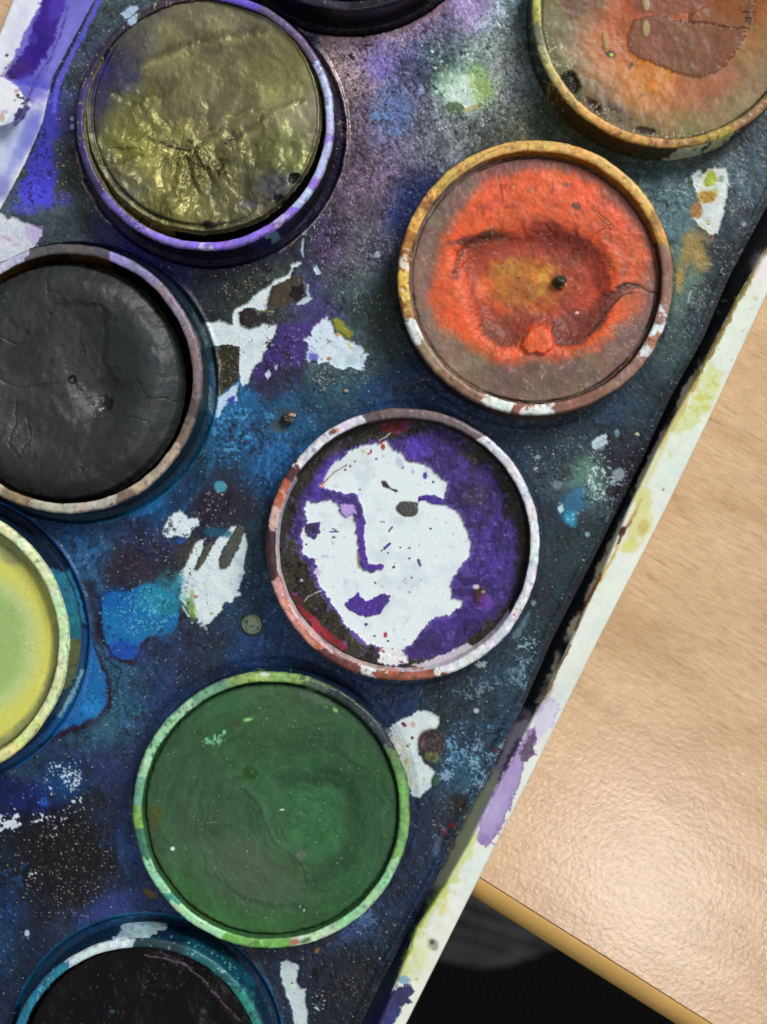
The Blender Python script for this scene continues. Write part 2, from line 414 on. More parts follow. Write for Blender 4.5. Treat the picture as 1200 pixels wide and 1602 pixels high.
# ================================================================== THE PAINT BOX TRAY
tray = thing('paint_box_tray', 'white plastic paint box tray smeared dark blue, black and violet, lying over the desk corner', 'paint box', (0, 0, ZT))
def tray_part(name, X, Y, Zz, mat, P, F=None, relief=None, k=.9):
    """X,Y apparent, Zz height"""
    kk = (D - Zz) / D
    V = np.stack([(X - 600) * kk * S, (801 - Y) * kk * S, Zz * S], 1)
    return fast_mesh(name, V, F, mat, tray, P=P, relief=relief, k=k)

xs = np.concatenate([np.arange(-340, -12, 8.), np.arange(-12, 1215, 1.5), np.arange(1215, 1400, 8.)])
ys = np.concatenate([np.arange(-360, -12, 8.), np.arange(-12, 1616, 1.5), np.arange(1616, 1960, 8.)])
GX, GY = np.meshgrid(xs, ys, indexing='ij')
gx, gy = GX.ravel(), GY.ravel()
F = grid_faces(len(xs), len(ys))
cx = gx[F].mean(1); cy = gy[F].mean(1)
keep = (cx < R_G(cy) + 2.5) & (cx > L_G(cy) - 2.5)
for k_, (X0, Y0, r0) in REAL.items():
    keep &= (cx - X0) ** 2 + (cy - Y0) ** 2 > (r0 - 7) ** 2
F = F[keep]
used = np.unique(F); remap = np.zeros(len(gx), np.int64); remap[used] = np.arange(len(used))
F = remap[F]; gx = gx[used]; gy = gy[used]

P = Paint(gx, gy, (50, 50, 60), .42, 1)
P.rbf([
 (660,20,130,105,140),(700,40,95,90,120),(740,20,150,130,175),(770,20,120,140,150),(800,60,105,115,115),(560,60,150,125,140),(600,50,140,120,140),
 (590,90,128,115,190),(640,90,75,75,110),(690,60,72,88,96),(690,90,55,72,76),(740,80,125,145,140),(780,90,118,124,120),(720,140,160,190,170),(750,135,125,145,110),
 (800,130,110,114,114),(560,150,112,96,108),(640,140,88,90,120),(620,170,90,108,150),(600,190,100,110,150),(660,180,104,105,120),(570,200,95,80,92),
 (530,100,135,116,120),(540,230,72,60,72),(700,200,100,106,108),(760,190,72,78,78),(800,180,98,104,100),(820,200,84,82,62),(780,215,66,67,60),
 (620,230,105,95,120),(660,230,92,94,108),(590,280,95,80,100),(640,290,58,58,88),(650,330,35,45,85),(560,330,82,70,86),(520,380,74,60,92),(560,370,82,84,88),
 (600,400,78,74,96),(620,440,48,54,52),(600,480,43,48,46),(560,440,85,88,88),(530,430,70,68,78),(490,400,72,58,78),(450,370,33,28,28),(420,420,70,64,56),
 (370,440,58,52,46),(330,440,45,40,45),(300,410,40,32,85),(350,410,28,25,60),(440,500,70,62,60),(480,480,85,65,108),(460,540,75,55,108),(440,580,65,50,75),
 (500,590,80,82,78),(560,560,85,85,85),(600,540,58,60,60),(610,570,45,55,60),(620,600,25,50,88),(540,610,58,74,84),(500,620,42,74,100),(580,620,30,62,100),
 (680,620,25,48,85),(650,580,20,35,62),(700,650,25,52,90),(760,670,30,50,78),(820,690,45,58,78),(860,680,45,52,62),(900,660,40,50,62),(950,640,40,54,72),
 (1000,640,45,54,66),(1020,600,40,48,58),(1050,560,52,60,62),(1060,620,35,38,45),(1090,480,60,60,64),(1060,460,100,104,82),(1120,420,45,45,50),
 (1160,330,55,55,62),(1180,260,70,72,80),(1060,300,102,112,112),(1040,270,95,100,98),(1150,290,92,97,102),(1100,260,75,75,72),(970,230,70,70,58),(900,220,68,64,42),
 (860,200,75,70,48),(870,740,60,62,70),(900,760,72,75,78),(900,700,62,65,72),(980,690,40,38,45),(990,740,35,30,40),(850,800,45,52,64),(860,880,48,54,56),
 (920,870,44,50,52),(870,960,40,46,50),(900,930,38,40,48),(850,1000,45,52,58),(850,1060,34,44,52),(880,990,28,33,42),(830,1060,55,70,80),(780,1080,45,60,74),
 (730,1090,40,44,54),(700,1080,30,40,58),(680,1090,45,44,40),(640,1080,34,56,92),(610,1100,24,46,84),(740,1150,44,64,84),(770,1180,38,60,78),(720,1210,50,82,104),
 (750,1230,42,68,86),(700,1250,46,50,62),(660,1300,28,36,58),(700,1310,40,38,48),(680,1350,32,42,66),(640,1400,26,35,58),(600,1470,24,31,48),(560,1450,46,60,92),
 (560,1500,20,22,30),(620,1480,18,32,46),(500,1500,30,32,48),(520,1560,25,25,35),(450,1490,36,38,58),(420,1500,44,44,62),(440,1560,38,42,60),(580,1560,20,24,34),
 (370,650,46,104,148),(350,700,40,90,128),(400,680,38,74,108),(430,720,38,92,140),(460,640,38,80,115),(420,760,28,68,108),(350,760,48,48,66),(330,800,44,38,56),
 (380,790,40,42,58),(300,760,24,56,88),(300,700,15,38,56),(250,800,28,66,105),(210,830,44,48,84),(250,850,50,44,68),(200,880,50,40,54),(170,840,38,56,84),
 (150,870,46,84,120),(120,830,28,66,105),(60,800,20,48,76),(20,810,15,38,66),(160,920,45,48,70),(400,840,42,56,70),(400,900,34,62,86),(390,950,38,56,80),
 (430,980,28,60,104),(330,1010,45,48,66),(400,1020,38,60,102),(270,1030,48,56,90),(230,1060,48,60,90),(200,1080,52,88,112),(180,1120,52,92,112),(250,1090,44,56,94),
 (210,1160,46,56,84),(150,1150,50,74,94),(50,1190,42,56,78),(100,1200,38,46,74),(180,1200,48,48,84),(60,1260,18,28,80),(30,1250,18,24,66),(100,1230,20,55,98),
 (130,1250,30,30,40),(170,1290,42,46,72),(190,1320,42,64,110),(120,1320,25,22,28),(60,1320,20,18,25),(20,1330,28,42,72),(100,1400,38,30,42),(160,1360,42,38,50),
 (190,1400,44,56,102),(150,1420,48,56,102),(60,1440,34,34,52),(20,1400,25,50,92),(10,1480,28,56,88),(40,1500,30,38,58),(20,1560,28,34,56),(100,1450,44,44,66),
 (210,1420,52,60,92),(150,30,82,76,84),(130,80,78,70,88),(110,120,78,70,74),(100,180,74,65,88),(95,230,76,66,78),(100,270,73,64,56),(110,320,82,74,74),
 (130,370,72,68,68),(80,330,85,80,90),(80,150,70,70,150),(170,370,50,45,95),(230,390,38,30,95),(180,10,98,92,92),(300,1020,48,42,58),(280,900,48,46,52),
 (240,1430,38,50,88),(640,1190,48,40,44),(660,1240,36,42,64),(350,30,40,36,50),(600,-60,60,55,80),(420,0,30,26,60),(450,20,40,34,70)], 19, 7)
# ---- mottling
n1 = fbm(gx, gy, 26, 5, 71); n2 = fbm(gx, gy, 6, 3, 72); n3 = fbm(gx, gy, 2.6, 2, 73)
top = sstep(470, 520, gx) * (1 - sstep(400, 470, gy)) * (1 - sstep(800, 860, gx)) + .5
n4 = fbm(gx, gy, 4.2, 3, 74, .8)
P.C *= (1 + .18 * n1 + .15 * n2 + .09 * n3 * (.6 + 1.6 * top) + .13 * n4 * top)[:, None]
tz = np.clip(top - .5, 0, 1)[:, None]
P.C *= np.array((.80, 1.01, 1.05), np.float32) * (1 - tz) + np.array((1.12, 1.12, 1.12), np.float32) * tz
P.M += .2 * tz[:, 0]; P.R -= .08 * tz[:, 0]
P.C = np.clip(P.C, .02, 1)
P.H += .8 * n1
for sd_, cell, c0 in ((401, 90, .1), (402, 60, -.15), (403, 120, .25), (404, 45, .3)):
    f_ = fbm(gx, gy, cell, 4, sd_)
    tide = np.exp(-((f_ - c0) / .022) ** 2) * np.clip(fbm(gx, gy, 80, 2, sd_ + 9) + .35, 0, 1)
    P.put(np.arange(len(gx)), tide, (14, 14, 26), .55, .4)
    side = sstep(c0, c0 + .02, f_) * (1 - sstep(c0 + .02, c0 + .22, f_))
    P.C *= (1 + .20 * side * np.clip(fbm(gx, gy, 80, 2, sd_ + 9) + .35, 0, 1))[:, None]

# ---- violet upper left corner
P.blob(58, 300, 30, 26, (84, 80, 232), .95, .7, 0, .3); P.blob(66, 262, 22, 34, (70, 66, 205), .85, .8, 10, .35)
P.blob(78, 200, 14, 50, (66, 64, 190), .8, .8, 12, .3); P.blob(100, 310, 16, 12, (90, 84, 190), .6, .9); P.blob(40, 325, 22, 12, (86, 88, 215), .7, .8)
P.stroke([(160, -10), (126, 60), (103, 104), (90, 135), (84, 175)], 8, (100, 98, 225), .9, 2, 2)
P.stroke([(151, -10), (117, 60), (93, 108), (80, 140)], 4, (30, 26, 80), .9, 1, 1.5)
P.speck(55, 250, 30, 70, (30, 28, 80), .2, 5, .8, 0, 21, crack=True)
P.speck(100, 270, 22, 60, (205, 195, 160), .05, 2.2, .8, 0, 22); P.speck(110, 120, 25, 70, (190, 185, 130), .05, 2.2, .7, 20, 23)
P.speck(120, 240, 10, 60, (20, 16, 22), .18, 4, .8, 0, 24, crack=True)
P.blob(98, 190, 9, 30, (60, 54, 130), .6, .9)
P.poly(TQ([(725, 80), (760, 40), (820, 28), (825, 55), (780, 100), (750, 112)]), (180, 205, 235), 1.2, .8, 1, -1.5, .3)
P.poly([(-30, 330), (2, 333), (22, 342), (40, 348), (66, 356), (58, 384), (42, 394), (20, 402), (-30, 425)], (222, 226, 236), 2, .9, 1, -3.2, .3)
P.poly(TQ([(140, 1340), (250, 1350), (235, 1440), (190, 1470), (150, 1400)]), (196, 178, 226), 1.5, 2, .8)
P.blob(10, 372, 10, 3, (200, 150, 190), .5, .8, 20); P.blob(24, 382, 8, 2.5, (190, 150, 200), .5, .8)

# ---- scraped glittery area between the gold and the black pan at the top
P.speck(575, 95, 70, 65, (236, 200, 205), .13, 4.4, .75, 0, 31, crack=True); P.speck(545, 100, 28, 70, (225, 200, 170), .14, 3.6, .8, 0, 32, crack=True)
P.speck(560, 160, 50, 100, (222, 186, 205), .10, 3.4, .7, 0, 33, crack=True); P.speck(600, 180, 60, 60, (150, 165, 230), .10, 4, .6, 0, 34, crack=True)
P.speck(560, 130, 60, 110, (22, 18, 26), .15, 4.6, .85, 20, 35, crack=True)
P.blob(595, 90, 26, 26, (142, 128, 200), .35, .9, 0, .4); P.blob(632, 175, 14, 28, (100, 128, 190), .5, .9, -10, .4); P.blob(598, 183, 16, 7, (130, 168, 230), .75, .7, 10, .5)
P.blob(620, 205, 14, 7, (120, 160, 220), .6, .8, 40, .5)
P.blob(745, 15, 30, 14, (176, 150, 205), .5, .9, -20, .4); P.blob(650, 15, 40, 18, (170, 130, 155), .5, .9, 0, .4)
P.speck(650, 60, 80, 60, (220, 200, 225), .05, 2.6, .7, 0, 36)
P.speck(780, 70, 36, 90, (214, 226, 222), .2, 3.8, .65, 0, 37, crack=True); P.speck(790, 130, 40, 60, (210, 215, 222), .2, 3.2, .6, 10, 38, crack=True)
P.speck(740, 60, 26, 60, (180, 215, 205), .14, 4, .5, 0, 39)
P.blob(733, 130, 36, 30, (170, 200, 182), .45, 1.2, 0, .4); P.blob(725, 142, 27, 25, (222, 242, 230), .9, .8, -20, .4); P.blob(752, 138, 16, 19, (160, 188, 112), .8, .9, -10, .35); P.blob(745, 112, 15, 14, (165, 205, 130), .6, .9)
P.blob(712, 168, 14, 9.5, (96, 116, 84), .95, .4, 0, .25, h=.6); P.blob(722, 157, 12, 3, (215, 238, 225), .7, .7)
P.blob(740, 168, 16, 3, (196, 168, 90), .7, .8, -18); P.blob(700, 120, 16, 16, (150, 185, 150), .5, 1)
P.stroke([(686, 68), (692, 82), (688, 90)], 3, (195, 225, 220), .6, 2, 1); P.dots(9, 676, 55, 700, 110, (225, 240, 238), 1.2, 2.2, .9, 5)
P.speck(740, 185, 90, 26, (226, 230, 235), .10, 3.2, .75, -15, 40, crack=True)
P.speck(700, 220, 70, 30, (200, 205, 210), .07, 2.8, .6, -30, 41, crack=True)
P.speck(560, 330, 90, 110, (205, 190, 215), .07, 2.6, .6, 0, 42, crack=True); P.speck(600, 280, 70, 60, (190, 180, 205), .06, 2.2, .6, 0, 43)
P.speck(500, 350, 40, 60, (225, 215, 200), .05, 2.4, .8, 0, 44); P.speck(480, 370, 60, 40, (18, 14, 18), .25, 4.4, .8, 0, 45, crack=True)
P.blob(648, 330, 30, 60, (28, 42, 92), .75, .9, 22, .25)
P.speck(760, 120, 200, 150, (20, 22, 30), .05, 2.6, .6, 0, 46, crack=True)

# ---- between gold, black and orange
P.blob(370, 400, 80, 20, (24, 20, 60), .6, 1, 0, .3)
P.speck(375, 435, 70, 34, (14, 12, 14), .2, 5, .8, 0, 51, crack=True); P.speck(380, 430, 70, 45, (205, 195, 150), .06, 2, .75, 0, 52)
WH = (226, 238, 242)
P.poly(TL([(55, 375), (90, 365), (160, 358), (225, 372), (222, 320), (245, 280), (300, 262), (345, 215), (400, 175), (430, 150), (490, 120), (530, 100), (555, 40), (590, 25), (612, 40), (560, 65), (548, 115), (480, 155), (450, 165), (440, 215), (420, 260), (415, 295), (370, 300), (340, 280), (290, 285), (262, 320), (270, 380), (330, 405), (400, 372), (475, 378), (470, 420), (455, 450), (420, 490), (430, 520), (395, 545), (395, 580), (350, 605), (325, 650), (310, 700), (270, 725), (262, 640), (262, 560), (265, 500), (200, 490), (120, 500), (85, 490), (70, 440)]), WH, 1.6, .8, 1, -3.6, .28)
P.poly(TL([(0, 290), (40, 360), (70, 430), (85, 490), (70, 515), (50, 430), (10, 340)]), (160, 165, 145), 1, 1, .9)
P.poly(TL([(90, 690), (115, 740), (150, 780), (190, 755), (225, 720), (260, 700), (250, 760), (250, 800), (200, 810), (165, 860), (150, 890), (118, 885), (95, 850)]), (205, 228, 248), 1.6, .9, 1, -1.5, .3)
P.poly(TL([(185, 800), (215, 770), (240, 770), (235, 800), (205, 815)]), (50, 60, 170), 1.2, 1, .9)
P.stroke(TL([(110, 600), (122, 680), (122, 800)]), 6, (150, 185, 225), .9, 1, 1)
P.poly(TL([(120, 505), (200, 488), (262, 500), (262, 640), (255, 690), (150, 780), (130, 650)]), (48, 44, 30), 1.5, 1.2, .95, .6)
P.speck(355, 580, 22, 38, (140, 135, 100), .1, 2.6, .8, 0, 53); P.stroke(TL([(130, 520), (160, 600), (150, 700), (160, 780)]), 2.2, (170, 160, 140), .7, 2)
P.poly(TL([(285, 290), (350, 285), (370, 325), (430, 325), (410, 350), (350, 370), (330, 400), (270, 375), (262, 340)]), (44, 34, 36), 1.6, 1, .95, 1.2)
P.stroke(TL([(370, 300), (450, 310), (440, 330)]), 2.5, (190, 190, 110), .7)
P.poly(TL([(435, 175), (500, 150), (560, 110), (610, 110), (630, 170), (620, 225), (560, 260), (520, 290), (430, 290), (415, 270)]), (72, 62, 44), 2, 1.5, .8, .8)
P.poly(TL([(560, 165), (620, 160), (625, 230), (590, 260), (545, 215)]), (16, 12, 14), 2, 1.4, .9, .5)
P.stroke(TL([(640, 165), (640, 200), (650, 225)]), 3.5, (190, 215, 225), .9, 1); P.poly(TL([(575, 265), (610, 240), (650, 225), (670, 235), (640, 262), (590, 272)]), (196, 218, 228), 1.2, .8, 1, -1)
P.poly(TL([(670, 75), (690, 55), (700, 70), (712, 100), (695, 112)]), (190, 218, 235), 1, .8, 1, -1); P.dots(5, 490, 405, 505, 425, (190, 210, 230), 1, 2, .9, 8)
P.blob(475, 360, 5, 9, (175, 210, 235), .95, .4, 10, .25); P.stroke([(475, 375), (472, 392), (474, 402)], 3, (185, 205, 225), .9, 1)
P.poly(TN([(75, 310), (120, 270), (165, 210), (205, 180), (210, 215), (160, 280), (110, 325), (60, 330)]), (150, 190, 220), 1, .9, 1, -1)
P.poly(TN([(0, 330), (50, 250), (110, 200), (180, 100), (215, 110), (150, 220), (90, 310), (0, 370)]), (28, 40, 130), 1.5, 1.5, .85)
P.poly(TL([(480, 400), (520, 370), (600, 390), (660, 370), (740, 330), (690, 400), (640, 440), (620, 480), (625, 560), (600, 620), (540, 600), (480, 620), (400, 680), (330, 690), (330, 640), (400, 560), (430, 500), (460, 450)]), (72, 48, 128), 3, 2.5, .72)
P.speck(440, 560, 40, 45, (30, 24, 34), .28, 4.5, .7, 0, 54, crack=True); P.speck(450, 540, 50, 50, (190, 170, 215), .06, 2.4, .75, 0, 55)
P.poly(TL([(620, 460), (650, 440), (670, 400), (700, 370), (740, 330), (765, 350), (790, 410), (840, 440), (870, 470), (900, 470), (945, 500), (950, 540), (980, 545), (960, 580), (945, 630), (915, 645), (880, 615), (830, 630), (780, 600), (740, 580), (700, 600), (690, 570), (640, 590), (630, 560), (650, 520)]), (222, 238, 250), 2.6, 1, 1, -3.2, .3)
P.poly(TL([(765, 350), (800, 340), (850, 380), (890, 420), (880, 465), (840, 450), (800, 410)]), (152, 152, 48), 2, 2, .9)
P.blob(527, 524, 3, 2.5, (220, 120, 60), .9); P.blob(547, 541, 7, 2, (225, 200, 110), .8, .8, 60); P.blob(515, 561, 4, 3, (170, 110, 60), .8)
P.blob(548, 563, 9, 8, (150, 200, 205), .5, .9); P.blob(490, 558, 8, 6, (96, 92, 190), .8, .8); P.speck(490, 540, 14, 30, (90, 80, 190), .22, 4, .8, 30, 56, crack=True)
P.poly(TL([(400, 650), (425, 630), (440, 650), (420, 685)]), (205, 215, 245), .8, .7, 1, -1); P.poly(TL([(455, 610), (475, 595), (470, 630), (458, 630)]), (180, 180, 230), .8, .7, 1)
P.speck(570, 440, 60, 60, (180, 185, 175), .08, 2.8, .6, 0, 57, crack=True); P.speck(560, 570, 60, 40, (190, 188, 180), .06, 2.6, .6, 0, 58)
P.speck(510, 590, 45, 26, (200, 200, 190), .08, 3, .7, -20, 59, crack=True)
P.poly(TN([(600, 515), (640, 470), (660, 500), (650, 520)]), (180, 205, 220), 1, .8, .9); P.stroke(TN([(560, 560), (640, 500), (690, 455), (745, 425)]), 1.6, (130, 140, 145), .6, 2)
P.blob(610, 480, 24, 70, (40, 48, 42), .55, 1, 5, .2)

# ---- blue field under the black pan
P.speck(360, 680, 36, 50, (88, 172, 225), .30, 5.5, .7, 0, 61); P.speck(400, 660, 50, 30, (90, 165, 210), .18, 4.5, .6, 0, 62, crack=True)
P.speck(425, 735, 26, 40, (60, 135, 190), .25, 5, .6, 0, 63); P.speck(400, 700, 70, 60, (28, 26, 44), .20, 5, .7, 0, 64, crack=True)
P.blob(448, 650, 16, 14, (58, 74, 84), .85, .5, 0, .25); P.blob(437, 668, 15, 12, (66, 84, 88), .8, .5, 0, .25)
P.stroke([(330, 655), (338, 700), (318, 760), (285, 800)], 6, (30, 120, 160), .5, 3, 3)
P.blob(350, 790, 44, 36, (42, 32, 48), .75, .8, 0, .3); P.speck(345, 800, 48, 40, (170, 165, 175), .09, 3, .75, 0, 65, crack=True); P.speck(340, 790, 48, 40, (12, 10, 18), .2, 4.6, .7, 0, 66, crack=True)
P.blob(344, 761, 10, 8.5, (78, 160, 185), .95, .35, 20, .2, h=.8); P.dots(7, 336, 768, 355, 782, (190, 215, 215), .9, 1.8, .8, 7)
P.blob(225, 795, 32, 10, (26, 110, 175), .75, .8, -20, .4); P.blob(160, 815, 26, 6, (30, 100, 150), .6, .9)
P.poly(TR([(390, 700), (425, 640), (460, 620), (490, 590), (520, 605), (545, 635), (600, 640), (605, 680), (570, 700), (560, 735), (530, 755), (480, 745), (430, 755), (395, 735)]), (228, 244, 248), 1.8, .9, 1, -3.2, .28)
P.dots(9, 252, 812, 272, 836, (26, 30, 70), 1.5, 3, .95, 12)
P.poly(TR([(520, 920), (545, 870), (560, 810), (590, 770), (640, 760), (625, 830), (600, 880), (570, 940), (600, 940), (640, 900), (660, 840), (700, 780), (760, 720), (800, 680), (840, 680), (800, 740), (760, 800), (720, 880), (730, 935), (770, 930), (800, 880), (850, 790), (870, 720), (885, 790), (875, 880), (870, 950), (860, 1010), (835, 1050), (840, 1090), (800, 1130), (760, 1140), (740, 1180), (690, 1240), (640, 1270), (600, 1250), (570, 1190), (520, 1150), (490, 1110), (505, 1040), (480, 1000), (500, 950)]), (228, 242, 244), 1.8, .9, 1, -3.6, .28)
P.poly(TR([(730, 880), (760, 800), (800, 730), (835, 680), (870, 690), (850, 770), (820, 830), (790, 880), (770, 925), (735, 940), (722, 915)]), (82, 82, 74), 1, 1.2, 1, 1)
P.poly(TR([(640, 800), (690, 770), (680, 810), (650, 860), (630, 905), (600, 940), (580, 950), (600, 900), (620, 850)]), (84, 82, 70), 1, 1.4, .95, 1)
P.poly(TR([(500, 800), (560, 740), (620, 750), (570, 800), (550, 870), (500, 910), (450, 900)]), (66, 62, 56), 2, 2, .8)
P.blob(297, 949, 7, 20, (128, 164, 76), .9, .7, -22, .35); P.blob(300, 930, 5, 8, (160, 185, 110), .7); P.blob(306, 934, 3, 2.5, (190, 90, 80), .8); P.blob(331, 960, 4, 2, (180, 160, 120), .8); P.blob(375, 901, 2.6, 2.6, (110, 190, 245), .9)
P.blob(272, 905, 18, 12, (48, 128, 150), .8, .9, 20, .4); P.blob(338, 832, 22, 8, (30, 90, 115), .85, .7, 10, .35); P.blob(283, 846, 7, 5, (30, 90, 180), .8)
P.stroke(TR([(460, 1130), (500, 1200), (520, 1230)]), 5, (24, 34, 30), .9); P.stroke(TR([(510, 1160), (545, 1215)]), 4, (215, 230, 225), .9, 1); P.dots(7, 300, 972, 325, 988, (225, 235, 235), 1, 2.6, .9, 15)
P.blob(395, 978, 19, 18, (30, 44, 52), .85, .3, 0, .06); P.blob(394, 977, 16.5, 15.5, (112, 126, 104), 1, .25, 0, .05, h=3.5, rough=.3); P.blob(398, 974, 8, 7, (140, 152, 128), .6, .8)
P.speck(250, 865, 75, 60, (44, 34, 52), .3, 6, .6, 0, 67, crack=True); P.speck(230, 880, 90, 60, (190, 190, 200), .035, 2.2, .8, 0, 68)
P.blob(205, 890, 40, 34, (46, 36, 48), .6, .9, 0, .35)
P.stroke([(132, 880), (150, 905), (160, 925)], 9, (56, 106, 142), .7, 3, 3)
# the two dried blue puddles
P.poly(TR([(40, 1080), (130, 1070), (200, 1060), (280, 1020), (360, 1030), (400, 1070), (470, 1090), (490, 1150), (500, 1230), (470, 1310), (440, 1350), (380, 1345), (330, 1350), (270, 1380), (260, 1440), (220, 1490), (150, 1490), (90, 1440), (60, 1380), (30, 1300), (20, 1180)]), (34, 22, 48), 2, 2, .95, .6, grow=2.5)
P.poly(TR([(40, 1085), (130, 1075), (200, 1065), (280, 1025), (360, 1035), (400, 1075), (470, 1095), (485, 1150), (490, 1230), (460, 1290), (430, 1320), (370, 1325), (310, 1340), (260, 1370), (250, 1420), (210, 1465), (150, 1465), (100, 1430), (70, 1370), (40, 1300), (30, 1180)]), (24, 118, 184), 2, 2.5, .95, .5, rough=.3)
P.blob(180, 935, 26, 16, (20, 90, 170), .6, 1); P.blob(255, 935, 38, 26, (44, 146, 170), .75, 1, 10, .3); P.blob(252, 985, 24, 18, (38, 110, 160), .6, .9); P.blob(195, 1015, 26, 14, (36, 72, 175), .8, .9, 20, .3)
P.blob(265, 950, 16, 10, (30, 120, 120), .5, 1)
P.speck(225, 955, 56, 48, (110, 196, 214), .20, 2.8, .7, 0, 69)
P.speck(225, 955, 56, 48, (15, 60, 120), .12, 2.8, .5, 0, 70)
P.poly([(139, 985), (146, 1010), (160, 1040), (172, 1070), (172, 1105), (155, 1128), (125, 1140), (95, 1150), (62, 1170), (78, 1140), (110, 1100), (130, 1050), (137, 1010)], (30, 20, 46), 2, 1.6, .95, grow=2.5)
P.poly([(139, 985), (145, 1010), (157, 1040), (168, 1070), (168, 1100), (150, 1122), (120, 1134), (92, 1143), (62, 1162), (80, 1134), (112, 1092), (131, 1050), (137, 1010)], (28, 112, 182), 2, 2, .95, .5, rough=.3)
P.blob(145, 1105, 18, 16, (40, 140, 212), .7, 1); P.blob(128, 960, 9, 60, (22, 80, 160), .6, 1, -10)
P.stroke([(300, 1003), (320, 1014), (345, 1004), (352, 990)], 3.5, (22, 16, 30), .7, 2); P.stroke([(150, 985), (165, 1030), (190, 1050), (175, 1095), (150, 1125)], 3, (26, 26, 40), .7, 3)
P.speck(190, 1110, 50, 60, (120, 175, 195), .05, 2.4, .7, 0, 74); P.speck(260, 1050, 110, 30, (170, 185, 215), .035, 2.2, .7, 0, 75)
P.blob(165, 1135, 24, 20, (62, 104, 124), .5, 1)

# ---- lower left, black field with white scratches
P.blob(60, 1252, 44, 26, (18, 40, 150), .35, 1, 0, .4); P.blob(70, 1254, 9, 7, (40, 110, 230), .9, .9); P.blob(100, 1225, 34, 26, (20, 74, 130), .6, 1, 0, .4)
P.blob(90, 1345, 95, 80, (18, 15, 20), .85, .9, 0, .3)
P.speck(100, 1220, 32, 34, (222, 236, 248), .20, 4.6, .9, 0, 81, crack=True); P.speck(82, 1292, 36, 22, (236, 244, 250), .26, 5.4, .95, 10, 82, crack=True)
P.speck(14, 1284, 24, 18, (232, 240, 250), .36, 6.5, .95, 0, 83, crack=True); P.speck(118, 1262, 24, 16, (225, 236, 242), .26, 5, .9, -30, 84, crack=True)
P.speck(58, 1366, 18, 9, (220, 235, 245), .26, 4, .9, -10, 85, crack=True); P.speck(38, 1460, 10, 22, (190, 220, 245), .22, 4, .9, 10, 86, crack=True); P.blob(42, 1460, 4, 5, (190, 220, 250), .95)
P.speck(100, 1340, 110, 110, (170, 165, 150), .05, 2.0, .8, 0, 87); P.speck(120, 1400, 130, 110, (200, 196, 190), .02, 2.4, .85, 0, 88)
P.speck(80, 1300, 60, 60, (10, 8, 12), .25, 6, .8, 0, 89, crack=True)
P.blob(195, 1335, 10, 42, (48, 92, 150), .7, 1, -12, .3); P.blob(180, 1415, 44, 18, (56, 70, 135), .6, 1, -20, .3); P.blob(235, 1398, 12, 5, (120, 98, 40), .85, .6, 30)
P.speck(25, 1380, 20, 60, (30, 80, 130), .2, 8, .6, 0, 90)

# ---- right: cracked patches
P.poly([(1083, 275), (1092, 264), (1103, 270), (1112, 262), (1138, 262), (1144, 280), (1138, 300), (1134, 330), (1122, 366), (1108, 366), (1094, 352), (1086, 338), (1098, 318), (1088, 300)], (226, 234, 230), 2, 1, 1, -3, .3)
P.blob(1112, 282, 11, 13, (176, 190, 62), .9, .6, 0, .35); P.blob(1130, 278, 5, 5, (140, 170, 150), .8, .6); P.blob(1118, 300, 7, 8, (190, 190, 100), .7); P.blob(1106, 306, 13, 11, (186, 140, 52), .9, .7, 0, .35); P.blob(1090, 330, 11, 12, (172, 122, 70), .9, .6, 20, .3)
P.blob(1108, 345, 3, 3, (225, 180, 80), .8); P.blob(1112, 372, 6, 5, (130, 80, 50), .8)
P.blob(1082, 395, 24, 34, (176, 148, 84), .85, .9, 25, .3); P.blob(1064, 440, 6, 20, (196, 150, 60), .85, .7, 5); P.blob(1090, 425, 22, 18, (82, 110, 104), .5, 1); P.blob(1060, 385, 6, 26, (80, 130, 150), .6, .9); P.blob(1100, 408, 12, 16, (196, 160, 80), .6, 1)
P.speck(1060, 290, 38, 40, (205, 215, 220), .14, 3, .65, 0, 101, crack=True); P.speck(1150, 290, 40, 60, (205, 205, 220), .12, 2.8, .7, -15, 102, crack=True)
P.speck(1070, 490, 28, 90, (160, 190, 185), .14, 3.4, .6, 20, 103, crack=True); P.stroke([(1081, 456), (1076, 474)], 2.6, (215, 230, 235), .8, 1)
P.blob(1050, 550, 26, 40, (80, 100, 96), .45, 1, 25, .3); P.blob(1066, 470, 14, 34, (110, 135, 130), .5, 1, 15, .3)
P.speck(1120, 430, 90, 90, (205, 200, 215), .035, 2.2, .8, 0, 104); P.blob(1164, 351, 4, 4, (170, 168, 150), .9); P.blob(1148, 413, 3.5, 3, (160, 160, 130), .9)
P.speck(850, 720, 36, 34, (205, 205, 215), .10, 3.6, .8, -40, 105, crack=True); P.speck(900, 710, 60, 34, (190, 190, 205), .06, 2.6, .7, -30, 106, crack=True); P.speck(860, 755, 30, 26, (14, 12, 22), .22, 4, .8, 0, 107, crack=True)
P.poly(TO([(585, 360), (620, 335), (675, 312), (682, 370), (650, 400), (605, 418), (590, 390)]), (196, 216, 230), 1.2, .9, 1, -1, .3)
P.blob(915, 735, 22, 26, (84, 120, 100), .7, 1, 0, .35); P.blob(920, 755, 34, 30, (110, 150, 142), .6, 1, -40, .35); P.speck(940, 740, 30, 36, (206, 232, 226), .34, 3.6, .85, 20, 108, crack=True)
P.speck(930, 770, 30, 20, (206, 232, 226), .3, 3, .8, 0, 109, crack=True)
P.blob(968, 742, 11, 9, (150, 170, 176), .85, .6, -30, .35); P.blob(940, 700, 6, 5, (150, 190, 180), .5)
P.blob(900, 785, 18, 24, (46, 112, 150), .85, .8, 30, .35); P.blob(894, 812, 11, 12, (50, 160, 200), .95, .6, 0, .3); P.dots(5, 888, 800, 905, 815, (170, 220, 230), 1, 2, .9, 17)
